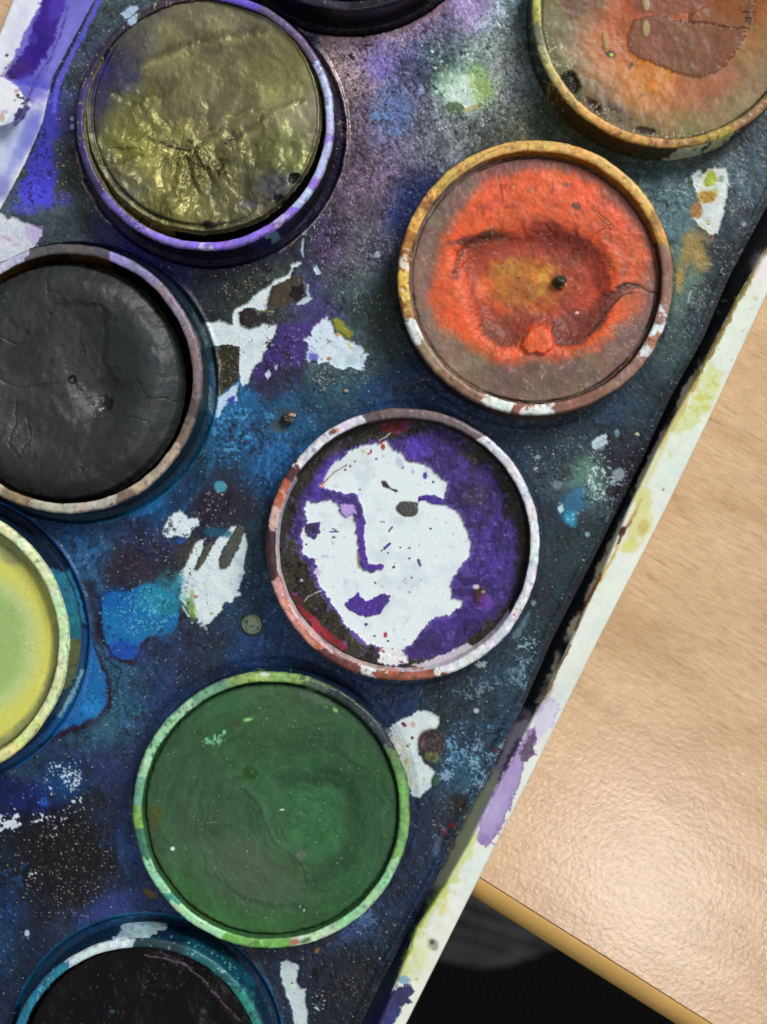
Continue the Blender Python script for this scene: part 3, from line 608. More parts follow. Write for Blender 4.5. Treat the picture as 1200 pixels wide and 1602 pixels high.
P.poly(TO([(365, 765), (405, 750), (410, 790), (385, 815), (370, 790)]), (190, 220, 228), 1, .8, 1, -1); P.blob(919, 836, 4, 4.5, (150, 195, 205), .9, .6); P.blob(997, 680, 4, 4, (220, 220, 160), .95, .5); P.blob(965, 678, 4, 6, (130, 190, 210), .8)
P.blob(953, 768, 6, 7, (34, 20, 22), .9, .6); P.blob(872, 758, 8, 7, (150, 175, 180), .6, .8, 0, .4)
P.speck(980, 745, 30, 100, (185, 175, 200), .09, 2.6, .75, 28, 110); P.speck(960, 830, 26, 40, (170, 160, 180), .10, 3, .6, 30, 111, crack=True); P.speck(980, 700, 40, 40, (10, 8, 14), .2, 3.4, .8, 0, 112, crack=True)
P.blob(875, 922, 10, 12, (24, 64, 56), .6, 1); P.speck(850, 985, 20, 30, (40, 100, 85), .18, 5, .6, 30, 113)
P.poly(TO([(150, 1480), (190, 1430), (205, 1450), (190, 1500), (150, 1550), (120, 1600), (80, 1600)]), (110, 140, 160), 3, 2.5, .7); P.blob(835, 943, 4, 5, (150, 175, 190), .8)
P.speck(826, 1020, 20, 50, (156, 196, 214), .34, 5, .8, 25, 114, crack=True); P.speck(815, 1060, 20, 28, (130, 170, 185), .3, 5, .75, 25, 115, crack=True)
P.speck(745, 1075, 46, 18, (128, 150, 168), .34, 4.6, .7, -20, 116, crack=True); P.speck(795, 1060, 30, 20, (95, 125, 145), .3, 5, .6, 0, 117)
P.poly(TP([(580, 240), (600, 215), (650, 225), (640, 250), (600, 252)]), (165, 180, 192), 1.4, 1, .9)
P.speck(722, 1170, 36, 50, (120, 170, 205), .34, 5, .8, 30, 118, crack=True); P.speck(700, 1205, 14, 20, (150, 185, 215), .5, 5, .8, 20, 119, crack=True); P.speck(755, 1200, 26, 70, (150, 180, 205), .3, 4.4, .75, 25, 120, crack=True)
P.speck(740, 1150, 60, 70, (12, 18, 30), .22, 6, .7, 0, 121, crack=True); P.blob(745, 1112, 4, 4, (175, 205, 230), .9); P.blob(775, 1172, 3, 3, (120, 24, 30), .9)
P.speck(700, 1260, 120, 150, (190, 205, 225), .018, 2.2, .8, 0, 122)
P.poly(TP([(45, 630), (100, 590), (170, 560), (210, 525), (260, 518), (310, 535), (345, 560), (358, 600), (340, 635), (300, 645), (260, 660), (232, 690), (218, 740), (225, 800), (260, 855), (310, 885), (328, 910), (305, 960), (300, 1000), (260, 1045), (225, 1070), (185, 1060), (150, 980), (115, 880), (80, 760), (45, 690)]), (224, 236, 238), 1.6, .9, 1, -3.6, .28)
P.blob(674, 1163, 19, 22, (62, 44, 52), .95, .4, 0, .1, h=1.4, rough=.3); P.blob(682, 1157, 12, 12, (46, 40, 32), .8, .7); P.blob(677, 1184, 14, 8, (112, 130, 70), .75, .8, 20); P.blob(660, 1162, 3, 12, (150, 120, 140), .5, .8)
P.stroke(TP([(80, 690), (110, 720), (130, 780), (150, 860), (170, 940), (180, 1010)]), 5, (214, 208, 150), .7, 3, 2); P.blob(632, 1134, 4.5, 3, (130, 44, 56), .95, .5, 40); P.blob(646, 1134, 3.5, 5, (222, 160, 130), .8, .6); P.blob(645, 1155, 2.6, 2.4, (120, 50, 50), .9); P.blob(638, 1168, 2.2, 2.2, (90, 130, 60), .9); P.blob(636, 1192, 3, 5, (205, 160, 80), .7); P.blob(623, 1175, 2.5, 2.5, (190, 120, 110), .8)
P.dots(12, 615, 1120, 668, 1240, (120, 140, 90), .8, 1.4, .8, 19); P.blob(682, 1222, 6, 9, (50, 90, 66), .8, .7)
P.blob(718, 1256, 17, 16, (26, 22, 18), .85, .6, 0, .3); P.blob(706, 1292, 9, 5, (96, 24, 26), .9, .6, 20, .4); P.blob(696, 1300, 7, 4, (110, 30, 28), .85, .6, 60, .4)
P.blob(683, 1326, 7, 14, (82, 110, 138), .6, .8, 10, .4); P.speck(690, 1315, 18, 24, (110, 145, 170), .25, 4, .7, 0, 123, crack=True)
P.speck(563, 1445, 16, 50, (88, 116, 160), .5, 4.5, .8, 48, 124, crack=True); P.blob(540, 1468, 34, 12, (60, 80, 130), .5, 1, -38, .3)
P.poly(TI([(575, 255), (600, 245), (640, 262), (645, 290), (632, 320), (645, 345), (668, 350), (668, 400), (678, 440), (675, 490), (628, 490), (615, 420), (590, 370), (580, 330), (572, 290)]), (206, 222, 226), 1.4, .9, 1, -3.2, .28)
P.blob(458, 1544, 5, 5, (225, 245, 225), .9, .8); P.speck(498, 1560, 14, 22, (200, 214, 218), .20, 4.4, .9, 0, 125, crack=True); P.speck(540, 1550, 40, 40, (150, 140, 110), .05, 2.4, .8, 0, 126); P.blob(496, 1487, 5, 3.5, (165, 110, 50), .9, .6, -50)
P.speck(540, 1530, 80, 60, (8, 8, 12), .25, 7, .7, 0, 127)
# ---- all over: fine white specks painted for dust and glints, dark pits
keepC = P.C.copy(); whm = (sstep(.5, .7, P.C.mean(1)))[:, None]
P.speck(600, 800, 1500, 1500, (210, 214, 218), .014, 2.0, .9, 0, 131, soft=.1); P.speck(600, 800, 1500, 1500, (190, 194, 202), .012, 3.0, .7, 0, 132, soft=.1)
P.speck(600, 800, 1500, 1500, (160, 164, 175), .015, 2.2, .4, 0, 134, soft=.1)
P.speck(600, 800, 1500, 1500, (10, 10, 16), .03, 3.4, .5, 0, 133, soft=.1); P.speck(600, 800, 1500, 1500, (12, 12, 20), .10, 7, .35, 0, 135, soft=.1, crack=True)
P.C = P.C * (1 - whm) + keepC * whm
rs_ = random.Random(12)
for _ in range(70):
    sx, sy = rs_.uniform(0, 1150), rs_.uniform(0, 1600); a_ = rs_.gauss(2.1, .7); l_ = rs_.uniform(8, 40)
    P.stroke([(sx, sy), (sx + math.cos(a_) * l_, sy + math.sin(a_) * l_)], rs_.uniform(1, 1.7), rs_.choice([(150, 160, 175), (20, 20, 28), (110, 130, 150)]), rs_.uniform(.25, .55), 2, .8)
# ---- wells: groove, ridge collar round each pan
rg = np.random.RandomState(4)
for k_, (X0, Y0, r0) in REAL.items():
    d = np.hypot(gx - X0, gy - Y0); co = r0 + 17
    sel = np.nonzero(d < co + 14)[0]; dd = d[sel]
    soft_ = k_ in ('face', 'orange', 'green', 'brown')
    P.H[sel] += (-.6 if soft_ else -5) * sstep(co - 1, co - 7, dd) + (.2 if soft_ else 2.6) * np.exp(-((dd - co) / 3.0) ** 2)
    m = (1 - sstep(co - 8, co + 3, dd + P.wx[sel] * 3)) * (.16 if soft_ else .65)
    gc = {'brown': (52, 44, 24), 'orange': (24, 30, 36), 'face': (28, 48, 78), 'green': (22, 36, 66), 'teal': (18, 58, 88), 'purple': (14, 12, 20),
          'gold': (30, 24, 50), 'black': (14, 44, 62), 'yellow': (24, 70, 120)}[k_]
    P.put(sel, m, gc)
# the gold pan's scraped ridge, blue line round the yellow pan, blue/teal ring of the teal pan
def arc(name, rad, a0, a1, n=40):
    X0, Y0, _ = REAL[name]
    return [(X0 + rad * math.sin(math.radians(a)), Y0 - rad * math.cos(math.radians(a))) for a in np.linspace(a0, a1, n)]
P.stroke(arc('gold', REAL['gold'][2] + 17, 60, 150), 2.4, (205, 190, 175), .55, 2, .8, h=1)
P.speck(535, 210, 16, 90, (210, 200, 185), .08, 3, .7, 10, 141, crack=True)
P.stroke(arc('yellow', REAL['yellow'][2] + 17, 20, 150), 3.2, (18, 84, 158), .85, 1, 1.2)
P.stroke(arc('yellow', REAL['yellow'][2] + 7, 25, 85), 11, (10, 22, 44), .85, 2, 2)
P.stroke(arc('yellow', REAL['yellow'][2] + 6, 62, 84), 7, (50, 140, 180), .8, 3, 2)
P.stroke(arc('yellow', REAL['yellow'][2] + 6, 104, 124), 8, (150, 196, 205), .8, 4, 3)
P.stroke(arc('teal', REAL['teal'][2] + 15, -70, 85), 6, (20, 86, 128), .9, 2, 1.5)
P.stroke(arc('teal', REAL['teal'][2] + 13, -15, 30), 8, (34, 110, 150), .7, 3, 2)
P.stroke(arc('teal', REAL['teal'][2] + 4, -5, 60), 9, (12, 34, 62), .8, 2, 2)
P.stroke(arc('black', REAL['black'][2] + 15, 95, 170), 5, (22, 112, 150), .7, 2, 2)
P.stroke(arc('purple', REAL['purple'][2] + 20, 130, 200), 3, (150, 120, 110), .6, 2, 1)
P.stroke(arc('purple', REAL['purple'][2] + 10, 120, 240), 12, (12, 10, 16), .9, 2, 2)
P.stroke(arc('gold', REAL['gold'][2] + 8, 95, 215), 12, (16, 12, 40), .75, 2, 3)  # dark arc paints in the pan's shadow at its foot
P.stroke(arc('gold', REAL['gold'][2] + 14, 225, 290), 5, (64, 54, 110), .6, 2, 2); P.blob(113, 186, 4, 4, (150, 180, 225), .95); P.blob(113, 198, 3.6, 4.5, (150, 180, 225), .95)
P.stroke(arc('gold', REAL['gold'][2] + 16, 228, 262), 3, (222, 200, 160), .6, 2.5, 1)
# shoulder next to the right rim groove, its edge shading painted dark
dR = R_G(gy) - gx
P.H += 1.5 * np.exp(-((dR - 9) / 5) ** 2)
P.put(np.arange(len(gx)), (1 - sstep(1, 6, dR)) * (gy < 1100), (16, 16, 24), .6)
wb = sstep(.6, .8, P.C.mean(1)) * np.clip(fbm(gx, gy, 12, 4, 505) * .9, 0, 1); P.put(np.arange(len(gx)), wb, (150, 178, 200), .35)
wb2 = sstep(.6, .8, P.C.mean(1)) * sstep(.75, 1.0, fbm(gx, gy, 7, 3, 506)); P.put(np.arange(len(gx)), wb2, (120, 120, 130), .6)
saturate(P, 1.04); P.C = np.clip(P.C * .97, .02, 1)
P.R += .10 * fbm(gx, gy, 9, 3, 77)
lum = P.C.mean(1)
wh = sstep(.45, .8, lum)
P.H += (.30 * n2 + .20 * n3 + .2 * n4 * top) * (1 - wh * .85)
rel = np.clip(1.15 - lum, .15, 1)
V = np.stack([(gx - 600) * S, (801 - gy) * S, P.H * S], 1)
fast_mesh('mixing_surface', V, F, MAT_TRAY, tray, P=P, relief=rel, k=.9)

# ---- right rim
def side_shade(P, X, Y): pass
X, Y, Zz = loft([(off(R_G, -1), -3), (off(R_G, 3), -6), (off(R_T1, -1.5), RH - 3), (off(R_T1, 1.5), RH), (off(R_T2, -2.5), RH), (R_T2, RH - 3), (off(R_T2, .2), DESK + 1)], [3, 14, 3, 34, 3, 8])
u = np.repeat(np.concatenate([[0] * 3, [1] * 14, [2] * 3, [3] * 34, [4] * 3, [5] * 9])[None, :], X.shape[0], 0).ravel()
nrow, ncol = X.shape; x, y, z = X.ravel(), Y.ravel(), Zz.ravel()
Pr = Paint(x, y, (226, 232, 222), .34, 7)
Pr.vary(.03, 30, 3, .015)
inner = np.nonzero(u <= 1)[0]
def wash(idx, y0, y1, c, a=1, soft=25):
    m = sstep(y0 - soft, y0 + soft, y[idx] + Pr.wx[idx] * 14) * (1 - sstep(y1 - soft, y1 + soft, y[idx] + Pr.wy[idx] * 14))
    Pr.put(idx, m, c, a)
wash(inner, -500, 1125, (16, 17, 22), 1, 12); wash(inner, 1120, 1240, (176, 160, 182), .95, 22); wash(inner, 1215, 1450, (204, 206, 168), .95, 30)
wash(inner, 1400, 1700, (20, 30, 52), .9, 25)
tI = R_T1(y); tw = np.clip((x - R_G(y)) / np.maximum(R_T1(y) - R_G(y), 1), 0, 1)
# exposed lighter plastic near the top of the inner wall, y 560-1010
m = sstep(.5, .72, tw + Pr.wx * .16 + Pr.wr * .08) * (u <= 2) * np.clip(fbm(x, y, 60, 3, 5) * 2.4 + .75, 0, 1) * (y < 1100) * (y > 520)
Pr.put(np.arange(len(x)), m, (206, 200, 172), .92)
m = (1 - sstep(.0, .3, tw + Pr.wx * .1)) * (u <= 1) * (y > 1080); Pr.put(np.arange(len(x)), m, (30, 28, 42), .8)
Pr.stroke(list(zip(R_T1(np.arange(330, 620, 20)) + 2, np.arange(330, 620, 20))), 7, (120, 92, 32), .8, 3, 2)
Pr.stroke(list(zip(R_T1(np.arange(600, 720, 20)) + 3, np.arange(600, 720, 20))), 8, (198, 172, 80), .7, 3, 3)
Pr.stroke(list(zip(R_T1(np.arange(690, 790, 20)) + 6, np.arange(690, 790, 20))), 10, (212, 206, 140), .6, 4, 4)
Pr.stroke([(1002, 782), (993, 800), (984, 820), (974, 835)], 5, (150, 82, 40), .9, 2, 1.5); Pr.blob(974, 832, 5, 9, (56, 24, 16), .95, .6, 25); Pr.stroke([(974, 835), (968, 850)], 4, (110, 60, 30), .9)
Pr.stroke([(966, 856), (955, 880), (940, 905), (932, 920)], 5, (200, 160, 80), .8, 2.5, 2); Pr.stroke([(940, 900), (930, 920), (918, 945), (908, 965), (900, 985)], 4.5, (132, 70, 36), .85, 2, 1.5)
Pr.poly([(990, 770), (1016, 765), (1020, 800), (1016, 840), (990, 850), (975, 860), (985, 820)], (214, 212, 130), 6, 6, .75); Pr.blob(1006, 826, 7, 12, (196, 170, 90), .7, .9, 10); Pr.blob(985, 855, 14, 10, (214, 214, 120), .8, .9)
Pr.poly([(1050, 655), (1078, 640), (1092, 600), (1112, 570), (1132, 585), (1120, 620), (1096, 655), (1078, 674), (1052, 676)], (206, 210, 120), 7, 5, .55); Pr.speck(1100, 620, 20, 60, (196, 200, 90), .3, 7, .6, 25, 5)
Pr.dots(16, 1120, 455, 1190, 600, (190, 180, 90), 1.5, 4, .5, 4); Pr.blob(1196, 420, 18, 26, (236, 226, 226), .7, 1); Pr.dots(10, 950, 700, 1060, 830, (205, 205, 120), 2, 6, .4, 9)
Pr.blob(1038, 766, 1.8, 1.8, (90, 90, 70), .8)
Pr.stroke(list(zip(R_T1(np.arange(1010, 1120, 20)) + 1, np.arange(1010, 1120, 20))), 4, (120, 84, 50), .7, 2, 1.5); Pr.blob(850, 1093, 8, 22, (90, 62, 46), .5, .9, 28)
Pr.blob(893, 900, 10, 40, (206, 200, 170), .3, 1, 25)
LIL = (168, 148, 200)
Pr.poly(TP([(985, 470), (1040, 450), (1085, 480), (1090, 560), (1050, 640), (1000, 690), (960, 740), (940, 680), (940, 600), (960, 520)]), (204, 198, 224), 4, 4, .8); Pr.stroke(TP([(960, 560), (1000, 500), (1045, 455), (1090, 500), (1085, 560), (1055, 630)]), 3, (170, 140, 190), .45, 4, 2)
Pr.poly(TP([(960, 640), (965, 720), (935, 760), (950, 800), (900, 840), (880, 850), (870, 930), (830, 1040), (790, 1160), (740, 1260), (690, 1355), (640, 1388), (590, 1350), (586, 1290), (640, 1170), (690, 1050), (730, 950), (790, 850), (830, 760), (880, 690), (910, 640)]), (128, 96, 160), 3, 1.6, .85)
Pr.poly(TP([(950, 660), (950, 720), (920, 760), (920, 800), (890, 835), (862, 850), (860, 930), (815, 1040), (775, 1150), (725, 1250), (680, 1335), (640, 1365), (608, 1340), (606, 1290), (655, 1170), (705, 1060), (745, 950), (800, 860), (850, 770), (900, 690)]), LIL, 3, 2.5, .9)
Pr.poly(TP([(955, 655), (960, 700), (935, 745), (940, 790), (905, 830), (870, 840), (850, 800), (880, 740), (915, 690)]), (82, 62, 92), 3, 1.6, .95); Pr.poly(TP([(860, 690), (850, 760), (800, 850), (750, 930), (720, 980), (735, 900), (790, 800), (830, 720)]), (92, 66, 112), 3, 2.5, .8)
Pr.blob(766, 1270, 14, 34, (182, 168, 212), .7, 1, 25); Pr.blob(757, 1312, 10, 9, (140, 110, 172), .7, .9)
Pr.stroke(list(zip(R_T1(np.arange(1310, 1540, 20)) + 4, np.arange(1310, 1540, 20))), 12, (196, 208, 118), .75, 4, 5); Pr.stroke(list(zip(R_T1(np.arange(1380, 1520, 20)) + 1, np.arange(1380, 1520, 20))), 5, (140, 168, 60), .8, 3, 2)
Pr.stroke(TJ([(350, 1050), (365, 1090), (350, 1140)]), 8, (214, 204, 110), .6, 4, 4); Pr.blob(712, 1378, 8, 6, (196, 214, 140), .7, .9, 0, .5); Pr.speck(690, 1420, 26, 50, (200, 206, 130), .2, 8, .5, 25, 15)
Pr.blob(678, 1477, 9, 9, (150, 148, 140), .9, .8, 0, .4); Pr.blob(676, 1474, 4, 4, (60, 56, 56), .9, .7); Pr.blob(656, 1500, 12, 30, (206, 212, 130), .5, 1, 25)
Pr.poly(TJ([(185, 1440), (215, 1436), (232, 1465), (210, 1490), (215, 1510), (180, 1530), (185, 1560), (150, 1580), (150, 1640), (20, 1640), (60, 1560), (120, 1480)]), (36, 34, 82), 3, 1.6, .96); Pr.blob(632, 1533, 9, 6, (120, 160, 190), .85, .8); Pr.blob(652, 1532, 3, 2.5, (220, 180, 110), .8); Pr.blob(612, 1590, 8, 20, (40, 50, 130), .6, 1, 25)
Pr.speck(900, 900, 900, 900, (150, 150, 120), .008, 2.4, .6, 0, 16, soft=.2)
Pr.put(np.nonzero(u == 5)[0], np.ones((u == 5).sum()), (220, 224, 214), .6)
hh = fbm(x, y, 30, 3, 8) * .5
kk = (D - z) / D
V = np.stack([(x - 600) * kk * S, (801 - y) * kk * S, (z + hh) * S], 1)
relr = np.clip(1.1 - Pr.C.mean(1), .2, 1)
fast_mesh('rim', V, grid_faces(nrow, ncol), MAT_RIM, tray, P=Pr, relief=relr, k=.93)

# ---- left rim
X, Y, Zz = loft([(off(L_G, 1), -3), (off(L_W, 2), -1), (lambda y: L_W(y) * .52 + L_T1(y) * .48, 16), (off(L_T1, 2), RH), (off(L_T2, 2.5), RH + 1), (L_T2, RH - 3), (off(L_T2, -.2), DESK + 1)], [8, 24, 22, 26, 3, 8])
nrow, ncol = X.shape; x, y, z = X.ravel(), Y.ravel(), Zz.ravel()
lug = sstep(-6, 2, 42 - np.hypot((x + 6) * 1.0, (y - 160) * 1.15))
lug = sstep(1.06, .86, np.sqrt(((x + 2) / 44) ** 2 + ((y - 160) / 42) ** 2))
z = z + np.clip(RH + 4 - z, 0, 60) * lug
Pl = Paint(x, y, (226, 228, 240), .3, 9)
Pl.vary(.03, 30, 3, .015)
wallp = list(zip(L_T1(np.arange(-60, 140, 10)) + 2, np.arange(-60, 140, 10))) + list(zip(L_G(np.arange(140, -70, -10)), np.arange(140, -70, -10)))
Pl.poly(wallp, (112, 108, 204), 2, 2, .97)
Pl.poly([(66, -10), (102, -10), (98, 20), (86, 55), (76, 85), (58, 105), (48, 118), (34, 124), (8, 118), (18, 104), (40, 78), (48, 50), (60, 20)], (56, 26, 138), 3, 2.5, .95); Pl.blob(60, 72, 14, 20, (44, 16, 122), .8, .8, 20, .3); Pl.blob(88, 10, 12, 24, (88, 66, 190), .7, .9, 20, .3); Pl.blob(28, 108, 22, 12, (70, 48, 120), .7, .9, -20, .35)
Pl.blob(52, 62, 7, 9, (74, 60, 175), .6, .9); Pl.dots(9, 2, 85, 30, 125, (50, 20, 40), 1, 3, .9, 3)
Pl.blob(96, 70, 8, 50, (136, 134, 226), .6, 1, 22); Pl.blob(48, 138, 24, 20, (86, 80, 200), .7, 1); Pl.stroke([(106, 10), (96, 50), (80, 88), (60, 120), (45, 150)], 2.2, (52, 40, 140), .6, 2, 1.5)
Pl.poly([(-40, 185), (20, 180), (46, 168), (66, 172), (60, 200), (44, 240), (24, 275), (4, 310), (-40, 330)], (176, 186, 226), 3, 4, .92); Pl.blob(46, 208, 12, 40, (116, 122, 214), .8, 1, 22, .3); Pl.blob(20, 190, 8, 26, (214, 220, 238), .7, 1, 12); Pl.blob(26, 240, 5, 44, (140, 150, 215), .5, 1, 24); Pl.blob(4, 292, 14, 20, (120, 110, 190), .6, 1)
Pl.poly([(22, 178), (40, 162), (44, 170), (32, 190), (24, 196)], (56, 34, 100), 2, 1.5, .9); Pl.blob(2, 240, 8, 30, (206, 216, 228), .5, 1)
Pl.poly([(-40, 122), (2, 122), (20, 130), (32, 142), (38, 152), (36, 162), (28, 166), (18, 176), (2, 198), (-40, 200)], (230, 234, 240), 2, 1.4, 1); Pl.speck(34, 152, 12, 16, (44, 32, 40), .34, 4.5, .9, 0, 12); Pl.blob(3, 184, 4, 7, (190, 150, 140), .7); Pl.blob(8, 175, 5, 3, (180, 150, 190), .6); Pl.blob(26, 142, 4, 3, (190, 120, 110), .6)
Pl.blob(30, 40, 10, 40, (208, 206, 238), .5, 1, 22)
kk = (D - z) / D
V = np.stack([(x - 600) * kk * S, (801 - y) * kk * S, (z + fbm(x, y, 22, 3, 8) * .8) * S], 1)
fast_mesh('rim', V, grid_faces(nrow, ncol), MAT_RIM, tray, P=Pl, relief=np.clip(1.1 - Pl.C.mean(1), .2, 1), k=.93)

# ================================================================== THE PANS
def disc_grid(n):
    """evenly spaced grid mapped to the unit disc"""
    a = np.linspace(-1, 1, n); A, B = np.meshgrid(a, a, indexing='ij')
    r = np.where(np.abs(A) > np.abs(B), A, B); 
    with np.errstate(divide='ignore', invalid='ignore'):
        ph = np.where(np.abs(A) > np.abs(B), (math.pi / 4) * (B / np.where(A == 0, 1, A)), math.pi / 2 - (math.pi / 4) * (A / np.where(B == 0, 1, B)))
    ph = np.where((A == 0) & (B == 0), 0, ph)
    return (r * np.cos(ph)).ravel(), (r * np.sin(ph)).ravel(), grid_faces(n, n)

def sectors(P, ang, sel, segs, a=1.0, jit=3.6):
    """segs: (from, to, colour) clockwise from the top"""
    an = (ang + P.wx[sel] * jit + P.wr[sel] * 1.2 + P.wf[sel] * .5) % 360
    for s in segs:
        s0, s1, c = s[:3]; al = s[3] if len(s) > 3 else 1.0; sf = s[4] if len(s) > 4 else .45
        s0 %= 360; w_ = (s1 - s[0]) ; d = (an - s0) % 360
        d = np.where(d > 360 - 10, d - 360, d)
        m = sstep(-sf, sf, d) * (1 - sstep(w_ - sf, w_ + sf, d))
        P.put(sel, m, c, al * a)

def cup(key, root, ring, floor_z, top=(226, 226, 224), segs=(), outer=(30, 26, 30), osegs=(), inner=(180, 180, 180), isegs=(), seed=1, fine=None, wob=.6):
    """the plastic cup: outer wall, rounded lip, inner wall down to the cake. ring = lip width, apparent"""
    cx0, cy0, ra = PANS[key]; X0, Y0, rr = REAL[key]
    ri = (ra - ring) * KR; fl = floor_z
    prof = [(rr + .5, -8), (rr + .3, 5), (rr + .1, 20), (rr, 35), (rr, 48), (rr - .4, 55), (rr - 1.6, 59), (rr - 4, HR)]
    nfl = 7
    for i in range(1, nfl): prof.append((rr - 4 + (ri + 2.5 - rr + 4) * i / nfl, HR + .4))
    prof += [(ri + 2.5, HR - .3), (ri + .8, HR - 1.5), (ri, HR - 4)]
    for i in range(1, 8): prof.append((ri - 3 * i / 7, HR - 4 + (fl - 6 - HR + 4) * i / 7))
    prof += [(ri - 4, max(3, fl - 30)), (.5, max(3, fl - 30))]
    # resample finely
    pr = np.array(prof); seg = np.hypot(*np.diff(pr, axis=0).T); t = np.concatenate([[0], np.cumsum(seg)])
    L = t[-2]; nn = int(L / 2.2); tt = np.concatenate([np.linspace(0, L, nn - 2), [L + (t[-1] - L) * .5, t[-1]]]); PR = np.interp(tt, t, pr[:, 0]); PZ = np.interp(tt, t, pr[:, 1])
    na = 640; th = np.linspace(0, 2 * math.pi, na, endpoint=False)
    TH, K = np.meshgrid(th, np.arange(nn), indexing='ij')
    r = PR[K].ravel(); z = PZ[K].ravel(); a = TH.ravel()
    x = r * np.sin(a); y = -r * np.cos(a)
    kk = D / (D - z)
    ax = 600 + (X0 + x - 600) * kk; ay = 801 + (Y0 + y - 801) * kk       # apparent sheet coordinates for painting
    P = Paint(ax, ay, top, .36, seed)
    deg = np.degrees(a) % 360
    i_lip = np.argmax(PR < rr - 1.0); tin = np.argmax((PZ < HR - 2) & (PR < rr - 6))
    kx = K.ravel()
    lip = np.nonzero((kx >= i_lip) & (kx < tin))[0]; out = np.nonzero(kx < i_lip)[0]; inn = np.nonzero(kx >= tin)[0]
    sectors(P, deg[lip], lip, segs)
    P.put(out, np.ones(len(out)), outer); sectors(P, deg[out], out, osegs)
    P.put(inn, np.ones(len(inn)), inner); sectors(P, deg[inn], inn, isegs)
    P.vary(.10, 9, seed, .05)
    n = fbm(ax, ay, 4, 3, seed + 2); P.C *= (1 + .09 * n)[:, None]
    gr = sstep(.55, .8, fbm(ax, ay, 9, 4, seed + 31)); P.put(ALL(P), gr, (58, 48, 46), .38)
    P.stroke([(cx0 + (ra - 1.5) * math.sin(q), cy0 - (ra - 1.5) * math.cos(q)) for q in np.linspace(0, 6.3, 60)], 1.6, (60, 50, 50), .35, 2, 1)
    crust = sstep(.5, .9, fbm(ax, ay, 7, 3, seed + 41))
    if fine: fine(P, lip, out, inn, deg)
    hz = fbm(ax, ay, 10, 3, seed + 5) * wob + crust * 1.3 * (z > 30) + fbm(ax, ay, 60, 2, seed + 6) * 1.0 * (z > 30)
    wr_ = 1 + (fbm(ax, ay, 45, 2, seed + 8) * .9 + fbm(ax, ay, 11, 2, seed + 9) * .45) / rr * (z > 20)
    V = np.stack([x * wr_ * S, -y * wr_ * S, (z + hz) * S], 1)
    F = grid_faces(na, nn)
    cl = np.stack([(na - 1) * nn + np.arange(nn - 1), np.arange(nn - 1), np.arange(nn - 1) + 1, (na - 1) * nn + np.arange(nn - 1) + 1], 1)
    F = np.vstack([F, cl])[:, ::-1]
    o = fast_mesh('cup', V, F, MAT_CUP, root, P=P, relief=np.clip(1.2 - P.C.mean(1), .25, 1), k=.9)
    return o

def cake(key, root, name, rad, z0, paintfn, mat=None, n=262, cxy=None, k=.9, edge_drop=8, edge_w=.03):
    """rad apparent radius of the paint block, z0 height of its top. paintfn(P, d, deg) paints and shapes in apparent coordinates"""
    X0, Y0, rr = REAL[key]; kz = (D - z0) / D
    ox, oy = (0, 0) if cxy is None else (600 + (cxy[0] - 600) * kz - X0, 801 + (cxy[1] - 801) * kz - Y0)
    u, v, F = disc_grid(n); R_ = rad * kz
    x = u * R_ + ox; y = v * R_ + oy
    ax = 600 + (X0 + x - 600) / kz; ay = 801 + (Y0 + y - 801) / kz
    P = Paint(ax, ay, (128, 128, 128), .5, hash_seed(key))
    d = np.hypot(u, v); deg = np.degrees(np.arctan2(u, -v)) % 360
    P.H[:] = 0
    paintfn(P, d, deg)
    P.C = np.clip(P.C, .006, 1)
    P.H -= edge_drop * sstep(1 - edge_w, 1.0, d)
    jit = 1 + .006 * fbm(ax, ay, 8, 2, 5) * sstep(.9, 1, d)
    V = np.stack([x * jit * S, -y * jit * S, (z0 + P.H) * S], 1)
    return fast_mesh(name, V, F[:, ::-1], mat or MAT_CAKE, root, P=P, k=k, relief=np.clip(1.25 - P.C.mean(1) * 1.2, .12, 1))
SEEDS = {'brown': 11, 'orange': 12, 'face': 13, 'green': 14, 'teal': 15, 'purple': 16, 'gold': 17, 'black': 18, 'yellow': 19}
def hash_seed(k_): return SEEDS[k_]
def pan(key, label):
    X0, Y0, rr = REAL[key]
    return thing('watercolour_pan', label, 'paint pan', ((X0 - 600) * S, (801 - Y0) * S, ZT), 'round watercolour pans set in the paint box')
ALL = lambda P: np.arange(len(P.X))

